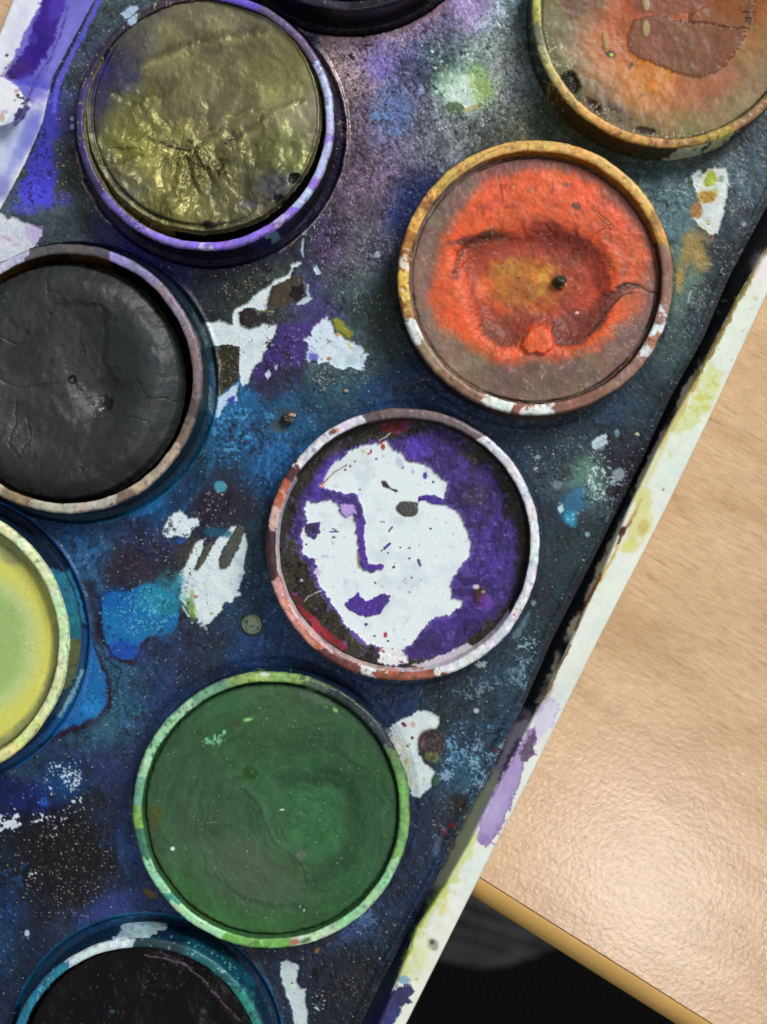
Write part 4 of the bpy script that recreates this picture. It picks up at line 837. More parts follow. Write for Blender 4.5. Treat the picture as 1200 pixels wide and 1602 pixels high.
# ---------------------------------------------------------------- gold
def g_gold(P, d, deg):
    x, y = P.X, P.Y
    P.rbf([(320, 30, 118, 112, 90), (240, 30, 100, 96, 92), (200, 60, 95, 92, 84), (170, 100, 62, 56, 96), (150, 150, 62, 58, 88), (160, 200, 92, 90, 78), (280, 60, 132, 128, 84), (350, 60, 128, 124, 84),
           (400, 40, 120, 114, 90), (300, 110, 112, 108, 76), (350, 100, 112, 106, 74), (330, 160, 116, 110, 80), (270, 150, 112, 108, 74), (420, 100, 134, 132, 80), (460, 110, 130, 128, 84), (440, 140, 140, 138, 84),
           (480, 170, 150, 146, 124), (480, 200, 158, 152, 130), (430, 180, 128, 122, 94), (400, 210, 120, 116, 78), (200, 170, 128, 128, 66), (220, 220, 150, 148, 74), (190, 240, 112, 114, 50), (250, 250, 156, 152, 86),
           (300, 240, 112, 108, 60), (260, 290, 152, 146, 88), (300, 300, 148, 144, 92), (240, 330, 126, 124, 62), (340, 250, 116, 112, 76), (350, 290, 110, 108, 66), (400, 240, 86, 88, 50), (440, 230, 120, 124, 70),
           (460, 240, 140, 146, 78), (400, 290, 92, 90, 72), (430, 290, 100, 98, 88), (370, 330, 108, 106, 72), (300, 350, 126, 122, 76), (180, 290, 92, 90, 84), (200, 320, 112, 108, 92), (450, 280, 112, 112, 92)], 24, 12)  # paler lower left: the lit slope is painted into the pigment
    # folds radiating from the puckered centre
    saturate(P, 1.0)
    cx, cy = 292, 228; dx, dy = x - cx + P.wx * 7, y - cy + P.wy * 7
    rr = np.hypot(dx, dy); an = np.arctan2(dy, dx)
    fan = np.clip(1 - np.abs(((an - 1.25 + math.pi) % (2 * math.pi)) - math.pi) / 1.35, 0, 1) * sstep(6, 20, rr) * (1 - sstep(50, 105, rr))
    P.H += 5.5 * fan * np.sin(an * 11 + P.wc * 1.5 + rr * .015)
    P.H -= 9 * np.exp(-((x - 320) / 85) ** 2 - ((y - 178) / 62) ** 2)
    low = sstep(180, 235, y + P.wx * 8)
    ca_ = np.cos(an); P.H += (2.2 + 2.6 * low) * sstep(12, 55, rr) * fbm(an * 42, rr * .42, 16, 3, 5) + (2.2 + 2.2 * low) * fbm(x + P.wx * 5, y, 60, 2, 5) + (.3 + 1.5 * low) * ridge(x + P.wx * 4, y + P.wy * 4, 30, 2, 8) + .16 * fbm(x, y, 7, 3, 6)
    P.H += 3 * sstep(-30, 10, y - (95 - (x - 200) * .16) + P.wx * 6) * -1
    def crease(pts, w_, h, dark=.35):
        P.stroke(pts, w_ * 1.5, (44, 42, 26), dark * .5, 4, w_ * .8, h=-h * .9)
        P.stroke([(p[0] + w_ * .7, p[1] + w_ * 1.1) for p in pts], w_ * 1.3, (176, 172, 110), .3, 4, w_ * .7, h=h * .9)  # lit flank painted beside each dark fold
    crease(TA([(430, 190), (500, 165), (600, 130), (700, 105), (820, 92)]), 8, 4, .6)
    crease(TA([(340, 285), (400, 310), (450, 350), (480, 400), (520, 440), (590, 465)]), 6, 4, .7)
    crease(TA([(300, 512), (370, 505), (430, 490), (480, 480)]), 4, 3, .5); crease(TA([(590, 465), (640, 430), (690, 400), (740, 420), (800, 385), (860, 330), (940, 310)]), 6, 3.5, .5)
    crease(TA([(630, 440), (690, 470), (700, 540)]), 6, 4, .5); crease(TA([(740, 430), (770, 470), (760, 510)]), 8, 4, .6); crease(TA([(520, 620), (580, 630), (640, 690)]), 4, 2.5, .3)
    crease(TA([(450, 220), (485, 265)]), 3, 2, .35); crease(TA([(460, 350), (480, 300), (450, 290)]), 5, 2.4, .3); crease(TA([(800, 450), (840, 500), (780, 520)]), 10, 4, .6); crease(TA([(690, 350), (760, 340), (830, 345)]), 4, 2, .3)
    crease(TA([(560, 480), (572, 540), (600, 600)]), 6, 4, .6); crease(TA([(595, 490), (622, 530), (638, 570)]), 6, 4.5, .7); crease(TA([(520, 470), (505, 520), (512, 560)]), 6, 3.5, .5)
    P.stroke(TA([(500, 440), (540, 458), (590, 468)]), 3.5, (24, 22, 16), .7, 1.5)
    P.speck(245, 225, 60, 26, (196, 192, 120), .2, 5, .55, 10, 61); P.speck(270, 330, 70, 20, (176, 172, 110), .12, 4, .5, 0, 62); P.speck(340, 250, 80, 50, (20, 18, 12), .12, 6, .6, 0, 63, crack=True)
    P.speck(420, 300, 50, 30, (30, 28, 24), .12, 5, .7, 0, 64); P.blob(160, 105, 22, 16, (58, 50, 112), .8, .9, -40, .3); P.blob(158, 150, 10, 40, (64, 58, 100), .5, 1, 10); P.blob(430, 290, 26, 18, (92, 92, 118), .5, 1, 0, .4); P.blob(388, 318, 14, 8, (88, 84, 120), .5, 1)
    P.blob(462, 280, 9, 8, (10, 9, 12), .95, .5, 0, .3, h=-5); P.blob(436, 312, 8, 7, (14, 12, 14), .9, .6, 0, .4, h=-4); P.blob(330, 352, 12, 7, (18, 16, 16), .85, .6, 10, .4)
    P.C *= (1 + .16 * fbm(an * 42, rr * .42, 12, 3, 15) + .12 * P.wc)[:, None]; P.C = np.clip(P.C, .02, 1)
    P.M[:] = .5; P.R[:] = .46
    e = sstep(.955, .975, d + P.wx * .012)
    P.put(ALL(P), e * (1 - sstep(.985, 1, d)) * ((deg < 300) | (deg > 340)), (120, 112, 82), .7)
    P.H += 3.5 * np.exp(-((d - .975) / .012) ** 2)
    ring = np.exp(-((d - .93) / .012) ** 2); P.H -= 4 * ring * sstep(150, 200, deg) * (1 - sstep(290, 320, deg))
    P.put(ALL(P), ring * sstep(150, 170, deg) * (1 - sstep(220, 250, deg)), (14, 12, 14), .8)
    P.speck(320, 180, 220, 220, (170, 168, 110), .02, 2.6, .6, 0, 65, soft=.1)
def rim_gold(P, lip, out, inn, deg):
    P.speck(200, 330, 80, 60, (210, 200, 150), .05, 2.6, .8, 40, 71); P.speck(130, 130, 50, 120, (180, 172, 90), .12, 3.6, .8, 0, 72); P.speck(250, 20, 110, 40, (190, 180, 120), .08, 3, .8, 0, 73)
    P.speck(230, 330, 60, 30, (26, 20, 40), .2, 6, .8, 30, 74)
g = pan('gold', 'round pan of crinkled metallic olive gold paint in a violet stained cup')
cup('gold', g, 14, 46, (70, 62, 100), [(28, 64, (112, 94, 132)), (8, 28, (110, 92, 205)), (-25, 8, (66, 54, 70)), (64, 134, (186, 202, 246)), (96, 101, (150, 130, 220)), (116, 122, (160, 130, 225)), (134, 172, (150, 118, 228)), (140, 146, (190, 176, 244)), (172, 190, (146, 118, 236)), (178, 183, (205, 196, 244)), (190, 214, (150, 130, 226)), (214, 236, (112, 94, 178)), (236, 290, (66, 58, 104)), (290, 330, (52, 44, 66)), (322, 328, (170, 196, 228)), (330, 340, (56, 48, 60))],
    (16, 14, 34), [(60, 130, (24, 20, 22)), (140, 160, (30, 30, 90)), (146, 151, (120, 160, 200))], (24, 20, 26), [(40, 100, (70, 64, 46)), (200, 300, (120, 112, 70))], 31, rim_gold)
cake('gold', g, 'paint_cake', 186.5, 55, g_gold, MAT_METAL, 280, (317, 178), k=.92)

# ---------------------------------------------------------------- black
def g_black(P, d, deg):
    x, y = P.X, P.Y
    P.rbf([(95, 600, 50, 52, 53), (180, 480, 58, 61, 62), (80, 450, 58, 60, 61), (40, 500, 50, 53, 54), (210, 570, 66, 72, 74), (240, 650, 62, 66, 68), (100, 680, 62, 62, 63), (30, 650, 60, 62, 64), (150, 740, 50, 48, 48), (80, 760, 44, 44, 44), (160, 560, 44, 46, 48), (200, 500, 54, 58, 60)], 45, 15)  # lit right slope and shaded hollow painted into the greys
    P.vary(.10, 14, 4, .02)
    P.H += 9 * (1 - d ** 2) * 0 - 10 * sstep(.82, 1.02, d) + 12 * np.exp(-((d - .74) / .17) ** 2)
    P.H -= 20 * np.exp(-((x - 160) / 34) ** 2 - ((y - 618) / 36) ** 2) + 14 * np.exp(-((x - 150) / 62) ** 2 - ((y - 560) / 75) ** 2)
    P.H += 2.6 * fbm(x, y, 50, 3, 3) + .5 * fbm(x, y, 8, 3, 5)
    def cr(pts, w_=3, h=2.2): P.stroke(pts, w_, (20, 20, 20), .4, 3, w_ * .4, h=-h)
    cr(TC([(210, 280), (300, 275), (380, 290), (430, 340)]), 8, 3); cr(TC([(380, 300), (400, 360), (380, 480), (420, 560)]), 10, 2.5)
    cr(TC([(0, 560), (60, 590), (180, 580), (260, 570), (290, 600), (340, 650)]), 4, 3); cr(TC([(520, 560), (560, 630), (660, 640)]), 2.6, 2.2)
    cr(TC([(180, 170), (190, 230), (260, 250)])); cr(TC([(570, 270), (600, 340)])); cr(TC([(60, 620), (60, 700), (40, 800), (80, 860)])); cr(TC([(290, 400), (310, 460)])); cr(TC([(480, 700), (560, 720), (600, 800)]), 2.4)
    cr(TC([(100, 700), (110, 780), (90, 840)]), 3); cr(TC([(0, 400), (60, 430), (120, 410)]), 3)
    P.blob(110, 592, 5, 6, (10, 10, 10), .9, .6, 0, .3, h=-4)
    P.blob(162, 628, 12, 8, (14, 14, 14), .8, .7, 50, .3, h=-4)
    P.speck(146, 636, 18, 16, (215, 220, 220), .10, 2.6, .95, 20, 5); P.speck(110, 612, 30, 26, (150, 152, 150), .09, 3, .6, 30, 6); P.speck(10, 470, 30, 40, (140, 140, 130), .05, 3, .6, 0, 7)  # glint at the lower centre painted as white specks
    P.speck(95, 600, 200, 200, (120, 122, 122), .01, 2.4, .5, 0, 8, soft=.1); P.blob(25, 605, 26, 20, (92, 92, 90), .4, 1)
    P.dots(14, 20, 420, 240, 760, (18, 18, 18), 1.5, 3.5, .8, 9, -1.5)
    P.C *= .84; P.R[:] = .43
g = pan('black', 'round pan of domed charcoal black paint in a mauve and cream stained cup')
cup('black', g, 17, 36, (150, 134, 140), [(-60, -19, (192, 192, 222)), (-19, 19, (92, 86, 90)), (19, 30, (150, 142, 204)), (30, 44, (136, 124, 168)), (44, 72, (138, 124, 142)), (72, 100, (128, 112, 118)), (100, 108, (88, 74, 72)), (108, 122, (126, 108, 100)), (122, 150, (178, 164, 142)), (150, 158, (118, 104, 94)), (158, 196, (188, 182, 166)), (196, 210, (148, 124, 96)), (210, 240, (184, 168, 140)), (240, 300, (150, 140, 130))],
    (14, 30, 34), [(80, 100, (40, 50, 50)), (100, 175, (16, 40, 52))], (16, 13, 12), [(-40, 20, (70, 46, 18)), (-20, 0, (40, 28, 14))], 32)  # near-black inner wall paints in the shade of the gap
cake('black', g, 'paint_cake', 190, 50, g_black, MAT_CAKE, 262, (97, 597), edge_drop=14, edge_w=.05)

# ---------------------------------------------------------------- orange
def g_orange(P, d, deg):
    x, y = P.X, P.Y
    P.rbf([(838, 250, 130, 80, 76), (700, 300, 130, 104, 94), (650, 400, 136, 108, 96), (660, 500, 134, 108, 96), (720, 580, 134, 112, 96), (830, 615, 126, 106, 86), (930, 580, 130, 104, 88), (1000, 510, 128, 98, 92), (1030, 420, 128, 96, 88), (1020, 350, 150, 96, 88), (960, 290, 140, 80, 72), (980, 540, 124, 96, 90), (840, 560, 108, 84, 78), (870, 590, 120, 96, 84)], 40, 10)
    OR = (224, 92, 46)
    P.poly(TG([(470, 190), (540, 160), (640, 160), (740, 175), (820, 215), (900, 290), (960, 370), (1030, 450), (1040, 540), (1000, 610), (940, 640), (1010, 650), (980, 720), (900, 800), (830, 860), (740, 890), (640, 910), (560, 880), (510, 930), (440, 920), (360, 870), (280, 810), (210, 760), (180, 660), (200, 560), (220, 460), (280, 360), (330, 290), (400, 220)]), OR, 6, 13, .95)
    P.blob(880, 300, 60, 26, (236, 100, 62), .5, 1, 20, .4); P.blob(710, 460, 26, 60, (238, 100, 60), .5, 1, 0, .4); P.blob(770, 300, 26, 30, (238, 104, 70), .5, 1); P.blob(805, 560, 30, 14, (234, 96, 56), .5, 1)
    P.blob(986, 480, 26, 30, (150, 84, 60), .35, 1, -30, .3); P.blob(996, 415, 24, 50, (214, 90, 62), .5, 1); P.blob(1000, 470, 10, 22, (206, 92, 66), .4, 1)
    P.speck(840, 330, 130, 60, (170, 66, 44), .14, 12, .5, 0, 4); P.speck(830, 430, 200, 180, (240, 120, 80), .05, 5, .35, 0, 5)
    # sunken middle, shade of the hollow painted in darker reds
    hole = TG([(290, 500), (320, 450), (380, 430), (460, 405), (560, 400), (640, 390), (720, 410), (800, 440), (850, 490), (880, 560), (890, 640), (860, 740), (800, 820), (720, 850), (680, 840), (660, 780), (600, 770), (560, 800), (530, 850), (460, 850), (390, 800), (360, 740), (340, 650), (310, 580)])
    P.poly(hole, (176, 70, 46), 5, 10, .8, h=-1.5)
    P.poly(hole, None, 2, 24, 1, h=-17, grow=-4, fine=.2)
    P.blob(880, 378, 58, 24, (120, 44, 34), .75, 1, 25, .3); P.blob(930, 430, 14, 50, (140, 56, 44), .5, 1, -15, .3)
    P.poly(TG([(800, 670), (870, 640), (900, 640), (930, 610), (1000, 605), (1010, 620), (940, 640), (900, 700), (860, 770), (800, 830), (740, 850), (680, 850), (655, 790), (660, 750), (720, 720)]), (112, 64, 56), 2, 3, .9, h=-1)
    P.poly(TG([(370, 770), (400, 740), (470, 760), (560, 790), (530, 850), (460, 850), (400, 820)]), (124, 66, 52), 3, 4.5, .85, h=-1)
    P.poly(TG([(440, 740), (540, 690), (600, 740), (560, 790), (480, 790)]), (140, 66, 44), 4, 5, .7)
    P.blob(742, 374, 34, 7, (84, 46, 36), .8, 1.2, -8, .35, h=-1); P.blob(778, 368, 24, 8, (72, 42, 34), .85, 1.1, 4, .3, h=-1); P.stroke(TG([(380, 440), (320, 460), (290, 510), (280, 580)]), 8, (110, 52, 40), .8, 3, 3, h=-2)
    P.poly(hole, (134, 58, 38), 6, 14, .45, grow=-6); P.blob(823, 440, 58, 38, (194, 110, 36), .98, .9, 0, .3); P.blob(805, 415, 34, 16, (198, 122, 44), .8, .9, -10, .4); P.blob(850, 440, 10, 32, (206, 138, 44), .8, .8, 20, .35); P.blob(824, 446, 22, 18, (182, 92, 50), .7, .8, 0, .3)
    P.blob(762, 452, 14, 20, (224, 100, 44), .7, .9, 0, .3); P.blob(790, 480, 26, 8, (214, 94, 48), .7, .9, 25, .3); P.blob(920, 460, 18, 22, (196, 78, 48), .6, .9); P.blob(905, 410, 16, 14, (160, 72, 44), .5, .9)
    P.poly(TG([(540, 850), (570, 790), (620, 770), (655, 790), (665, 860), (620, 890), (560, 880)]), (226, 96, 56), 2, 1.6, .95, h=7)
    P.blob(876, 440, 11, 11, (34, 28, 18), .95, .6, 0, .35, h=5); P.blob(872, 436, 3, 3, (120, 110, 60), .9); P.blob(880, 446, 3, 2, (96, 90, 50), .9)
    P.dots(9, 800, 430, 845, 465, (120, 54, 36), 1, 1.8, .9, 3, -.6)
    P.blob(902, 322, 7, 5, (100, 70, 62), .9, .6, 20, .4); P.blob(884, 288, 5, 4, (130, 90, 80), .8, .6, -20, .4)
    P.stroke(TG([(780, 820), (820, 800), (860, 740), (900, 690), (940, 650), (1000, 640)]), 3, (60, 34, 30), .7, 2, 1)
    P.stroke(TG([(450, 180), (465, 240), (470, 300)]), 2, (130, 60, 50), .6, 2); P.stroke(TG([(760, 740), (720, 700), (700, 680)]), 2, (90, 50, 44), .7, 1.5); P.blob(906, 486, 3, 2.5, (225, 210, 200), .9)
    P.stroke(TG([(910, 625), (960, 608), (1010, 620), (1040, 640), (1080, 645)]), 3, (66, 48, 44), .8, 1.5, 1, h=-2); P.stroke(TG([(870, 420), (930, 460), (950, 520), (935, 570)]), 14, (176, 78, 56), .6, 3, 5, h=-1.5)
    P.blob(840, 590, 90, 22, (110, 86, 76), .45, 1, 0, .4); P.speck(838, 434, 200, 200, (110, 70, 60), .12, 9, .22, 0, 41, soft=.1); P.speck(838, 434, 200, 200, (196, 166, 150), .05, 7, .35, 0, 42, soft=.1)
    P.vary(.13, 16, 6, .05)
    P.H += .9 * fbm(x, y, 22, 4, 2) + .5 * fbm(x, y, 6, 3, 3) - 2.5 * sstep(.6, 1, d)
    P.speck(978, 520, 30, 40, (210, 205, 210), .07, 4, .7, 20, 8, crack=True); P.speck(720, 265, 50, 20, (205, 190, 180), .1, 4, .6, -28, 9, crack=True); P.speck(870, 580, 70, 20, (190, 170, 150), .05, 4, .5, 0, 10, crack=True)
    P.speck(838, 434, 210, 210, (70, 40, 36), .02, 3, .5, 0, 11, soft=.1)
    ring = np.exp(-((d - .965) / .009) ** 2) * (.45 + .55 * sstep(-.2, .4, P.wc)); P.put(ALL(P), ring, (34, 18, 16), .95); P.H -= 4 * ring
    tr = sstep(.955, .99, d + P.wx * .01) * (((deg < 75) | (deg > 345))); P.put(ALL(P), tr, (60, 24, 10), .85)  # shadow of the lip at the top right painted into the edge
    wl = sstep(.955, .975, d + P.wx * .012) * (deg > 200) * (deg < 345); P.put(ALL(P), wl, (176, 156, 140), .35)
    P.speck(700, 270, 70, 60, (225, 220, 215), .2, 5, .8, 0, 12, crack=True, soft=.3) if False else None
    P.R[:] = .46
def rim_orange(P, lip, out, inn, deg):
    P.speck(640, 430, 30, 120, (120, 66, 30), .16, 9, .7, 0, 3); P.speck(640, 430, 20, 120, (236, 232, 220), .05, 5, .9, 0, 4); P.speck(800, 240, 180, 30, (176, 120, 50), .08, 7, .5, 0, 5)
    P.stroke([(655, 345), (700, 285), (760, 240), (800, 228)], 2, (120, 74, 40), .5, 2); P.blob(1032, 590, 5, 3, (226, 230, 230), .9, .6, -50)
g = pan('orange', 'round pan of bright orange red paint hollowed in the middle, ochre yellow cup')
cup('orange', g, 19, 36, (222, 176, 96), [(-36, 62, (226, 180, 98)), (62, 78, (176, 132, 70)), (70, 75, (205, 150, 70)), (78, 100, (150, 112, 100)), (100, 109, (164, 128, 122)), (104, 106, (225, 220, 225)), (109, 116, (222, 228, 228)), (116, 122, (170, 116, 92)), (122, 126, (214, 216, 220)), (126, 148, (152, 116, 104)), (148, 172, (140, 98, 84)), (172, 184, (226, 234, 232)), (184, 190, (140, 96, 80)), (190, 202, (226, 234, 232)), (202, 226, (138, 108, 84)), (226, 240, (158, 138, 108)), (240, 252, (216, 224, 214)), (252, 258, (176, 130, 70)), (258, 274, (230, 190, 92)), (274, 279, (220, 214, 196)), (279, 292, (166, 112, 52)), (292, 302, (228, 180, 90)), (302, 308, (168, 112, 60)), (308, 324, (220, 176, 92))],
    (20, 22, 20), [(120, 200, (90, 50, 34)), (140, 160, (120, 64, 40))], (60, 34, 16), [(340, 435, (150, 92, 24)), (200, 340, (150, 130, 110))], 33, rim_orange)
cake('orange', g, 'paint_cake', 199, 47, g_orange, MAT_CAKE, 262, k=.9)

# ---------------------------------------------------------------- the pan with the pale patch like a face
def g_face(P, d, deg):
    x, y = P.X, P.Y
    P.C[:] = np.array((50, 47, 38), np.float32) / 255
    nz = .8 * fbm(x, y, 8, 3, 3) + .4 * fbm(x, y, 3.5, 2, 4)
    P.speck(631, 852, 210, 210, (96, 92, 66), .10, 4, .7, 0, 3, crack=True, soft=.1); P.speck(631, 852, 210, 210, (16, 14, 12), .2, 6, .7, 0, 4, crack=True, soft=.1)
    P.poly(TD([(520, 170), (600, 170), (700, 160), (800, 205), (870, 265), (960, 300), (1000, 370), (1020, 450), (1060, 520), (1070, 600), (1060, 680), (1070, 760), (1030, 830), (1000, 880), (930, 930), (860, 1000), (780, 1060), (640, 1080), (500, 1045), (400, 975), (330, 905), (260, 805), (220, 710), (175, 640), (145, 560), (160, 480), (200, 380), (260, 300), (330, 240), (420, 190)]), (64, 47, 116), 4, 2.5, .93, -1.5, .4)
    P.blob(650, 700, 30, 18, (84, 58, 168), .7, 1, -20, .3); P.blob(700, 690, 36, 16, (78, 54, 150), .6, 1, 20, .3); P.blob(765, 850, 40, 70, (74, 50, 150), .5, 1); P.blob(720, 960, 50, 24, (70, 46, 140), .5, 1)
    P.speck(740, 800, 60, 90, (60, 50, 76), .22, 10, .55, 0, 5); P.speck(760, 860, 90, 130, (150, 130, 190), .03, 3, .6, 0, 6); P.blob(742, 775, 22, 18, (74, 66, 88), .6, 1, 20, .4); P.speck(748, 775, 20, 14, (150, 144, 130), .14, 4, .7, 0, 7)
    P.blob(793, 798, 8, 14, (34, 30, 32), .8, .8, 0, .4); P.blob(510, 740, 14, 40, (88, 58, 180), .6, 1, 30); P.blob(495, 790, 12, 24, (86, 60, 170), .5, 1)
    P.poly(TD([(500, 105), (560, 98), (635, 106), (628, 140), (600, 150), (560, 156), (510, 140)]), (112, 38, 44), 2, 1.5, .95)
    P.poly(TD([(178, 850), (230, 890), (300, 960), (372, 1018), (375, 1042), (310, 1015), (240, 955), (188, 890)]), (150, 44, 56), 2, 1.5, .95); P.poly(TD([(140, 790), (165, 800), (200, 840), (185, 850), (150, 815)]), (110, 44, 50), 2, 1.5, .9)
    WF = (230, 241, 243)
    P.C *= (1 + .20 * fbm(x, y, 30, 4, 91))[:, None]; P.speck(760, 850, 130, 200, (44, 34, 84), .35, 13, .6, 0, 31); P.speck(640, 850, 200, 200, (112, 88, 186), .14, 9, .45, 0, 32, soft=.1); P.speck(640, 850, 200, 200, (44, 36, 60), .07, 5, .6, 0, 33, crack=True, soft=.1)
    FACE = TD([(490, 190), (530, 180), (560, 215), (590, 230), (620, 262), (690, 280), (750, 320), (785, 350), (770, 418), (740, 418), (735, 405), (700, 402), (668, 410), (665, 430), (690, 420), (720, 440), (770, 440), (820, 465), (850, 510), (870, 560), (880, 600), (870, 650), (830, 710), (790, 770), (800, 800), (800, 825), (840, 830), (845, 855), (810, 875), (800, 890), (740, 900), (710, 920), (680, 960), (640, 1010), (600, 1035), (620, 1060), (620, 1085), (560, 1095), (505, 1090), (500, 1050), (520, 1030), (460, 1010), (420, 970), (370, 940), (340, 890), (300, 830), (265, 770), (240, 720), (250, 690), (240, 665), (215, 655), (195, 650), (185, 560), (205, 520), (200, 470), (210, 425), (250, 432), (300, 420), (330, 430), (345, 470), (370, 500), (402, 470), (410, 540), (415, 620), (420, 680), (440, 710), (480, 715), (515, 705), (512, 685), (462, 690), (450, 640), (440, 560), (445, 500), (430, 440), (418, 402), (370, 395), (310, 380), (265, 365), (290, 320), (330, 265), (380, 225), (430, 200)])
    P.poly(FACE, (140, 116, 200), 5, 4, .5, 0, grow=3)
    P.poly(FACE, WF, 1.8, .8, 1, -3.4, .26)
    wf_ = sstep(.7, .85, P.C.mean(1)); P.put(ALL(P), wf_ * np.clip(fbm(x, y, 26, 4, 77), 0, 1), (186, 198, 214), .4); P.put(ALL(P), wf_ * sstep(.8, 1.05, fbm(x, y, 6, 3, 78)), (150, 140, 165), .5); P.poly(FACE, None, 2, 1.5, 1, h=0); ed_ = wf_ * sstep(.5, .9, fbm(x, y, 16, 4, 79)) * sstep(.45, .75, np.hypot((x - 632) / 150, (y - 860) / 190)); P.put(ALL(P), ed_, (172, 158, 210), .45)
    P.poly(TD([(345, 440), (400, 440), (415, 480), (395, 480), (375, 500), (345, 475)]), (192, 164, 232), 1.5, 1.4, .95)
    P.stroke(TD([(436, 590), (430, 650), (440, 690)]), 4, (108, 74, 190), .6, 2, 2); P.stroke(TD([(430, 500), (432, 560), (436, 620), (442, 670), (452, 694), (490, 698), (514, 694)]), 7.5, (84, 56, 156), .95, 1.2, 1)
    P.blob(637, 796, 17, 12.5, (78, 78, 78), 1, .25, 6, .1, h=.8)
    P.poly(TD([(590, 432), (640, 430), (665, 436), (660, 465), (640, 490), (605, 488), (580, 462)]), (80, 80, 78), 1.2, 1, 1, .6)
    P.poly(TD([(665, 430), (672, 408), (700, 402), (745, 408), (745, 420), (770, 420), (765, 442), (720, 440), (690, 424)]), (80, 56, 150), 1.2, 1, .95)
    P.poly(TD([(200, 518), (258, 515), (264, 558), (240, 585), (205, 570)]), (74, 58, 118), 1.2, .9, 1, 1); P.blob(486, 828, 8, 6, (54, 46, 70), .8, .8)
    P.poly(TD([(363, 850), (378, 828), (398, 818), (420, 803), (428, 822), (450, 832), (480, 822), (500, 812), (520, 803), (548, 816), (545, 838), (525, 855), (510, 888), (450, 903), (400, 885), (372, 872)]), (80, 56, 148), 1.2, .8, 1, 1.5)
    P.poly(TD([(540, 850), (548, 818), (530, 808), (500, 815), (520, 860)]), (78, 64, 120), 1, 1.5, .6)
    def mk(pts, c, w_=2): P.stroke(TD(pts), w_, c, .95, .8, .7)
    PU = (72, 52, 120); DK = (46, 42, 44); RD = (170, 52, 56)
    P.poly(TD([(510, 345), (530, 345), (555, 375), (585, 385), (570, 392), (545, 378), (520, 368)]), (56, 54, 58), .8, .8, 1)
    mk([(300, 552), (338, 552)], PU); mk([(312, 540), (326, 545)], PU); mk([(312, 575), (318, 575)], PU); mk([(545, 550), (558, 535)], PU, 3); mk([(525, 622), (548, 600)], (84, 60, 140), 3.6); mk([(508, 512), (525, 512)], RD)
    mk([(665, 668), (674, 692)], PU, 4); P.blob(665, 744, 3.4, 5.5, (92, 66, 160), .95, .5, 0, .2); P.blob(646, 738, 3, 4, (190, 180, 225), .7); P.blob(678, 754, 2, 2, PU, .9)
    for q in [(563, 698, 2.4), (628, 620, 2), (628, 662, 2), (590, 617, 1.6), (714, 540, 1.8), (488, 762, 2.2), (450, 932, 2.6), (485, 980, 2), (628, 800, 1.5), (540, 640, 1.8), (515, 630, 1.6), (637, 740, 1.8), (600, 290, 1.6), (492, 255, 2.4), (365, 300, 2), (385, 285, 1.8), (425, 380, 1.6), (560, 1055, 2.6), (600, 1075, 2.6), (540, 1000, 2.2), (205, 605, 1.6), (235, 555, 2)]:
        P.blob(400 + q[0] * .38333, 620 + q[1] * .38333, q[2], q[2] * .8, DK if q[0] % 2 else PU, .95, .6)
    for q in [(530, 975, 4, 6), (515, 1035, 5, 5), (520, 1080, 6, 3), (470, 225, 2, 5), (520, 205, 5, 7), (510, 185, 4, 4), (675, 750, 1.6, 2), (405, 265, 2.6, 1.6), (460, 235, 2.6, 2.6), (570, 1055, 3, 2), (315, 780, 1.5, 1.5), (805, 890, 1.5, 1.5)]:
        P.blob(400 + q[0] * .38333, 620 + q[1] * .38333, q[2] * .7, q[3] * .7, RD, .9, .6, 0, .4)
    P.stroke(TD([(268, 362), (320, 310), (370, 280)]), 1.6, (150, 60, 50), .8, 1); P.blob(504, 760, 3, 3, (230, 140, 110), .8); P.stroke(TD([(415, 640), (420, 700)]), 4.5, (196, 176, 130), .75, 2, 2); P.blob(568, 706, 3, 3, (214, 190, 130), .8)
    P.speck(620, 880, 120, 160, (80, 70, 90), .006, 2, .8, 0, 8)
    P.blob(749, 932, 10, 13, (70, 38, 38), .95, .6, 10, .3, h=2); P.blob(745, 918, 5, 4, (216, 214, 218), .9, .6); P.blob(756, 926, 3, 2.4, (190, 160, 130), .8); P.blob(760, 942, 12, 12, (118, 64, 170), .7, .9)
    P.stroke(TD([(200, 838), (215, 818), (240, 805), (270, 795)]), 1.6, (200, 200, 205), .85, 1); P.blob(472, 908, 2.5, 2.5, (200, 190, 220), .9); P.stroke(TD([(505, 180), (530, 165), (550, 150)]), 2.4, (205, 205, 205), .8, 1)
    P.poly(TD([(505, 1040), (520, 1022), (600, 1038), (622, 1065), (628, 1090), (560, 1100), (500, 1090)]), (226, 232, 234), 2, 1, .9); P.speck(616, 1028, 26, 16, (150, 40, 50), .14, 5, .9, 0, 9)
    P.poly(TD([(640, 1100), (700, 1078), (790, 1045), (865, 1005), (890, 1020), (800, 1085), (700, 1115)]), (214, 206, 220), 1.5, 1.5, .95)
    P.R = np.where(P.C.mean(1) < .3, .5, P.R); P.H += nz * (1 - .93 * sstep(.4, .7, P.C.mean(1)))
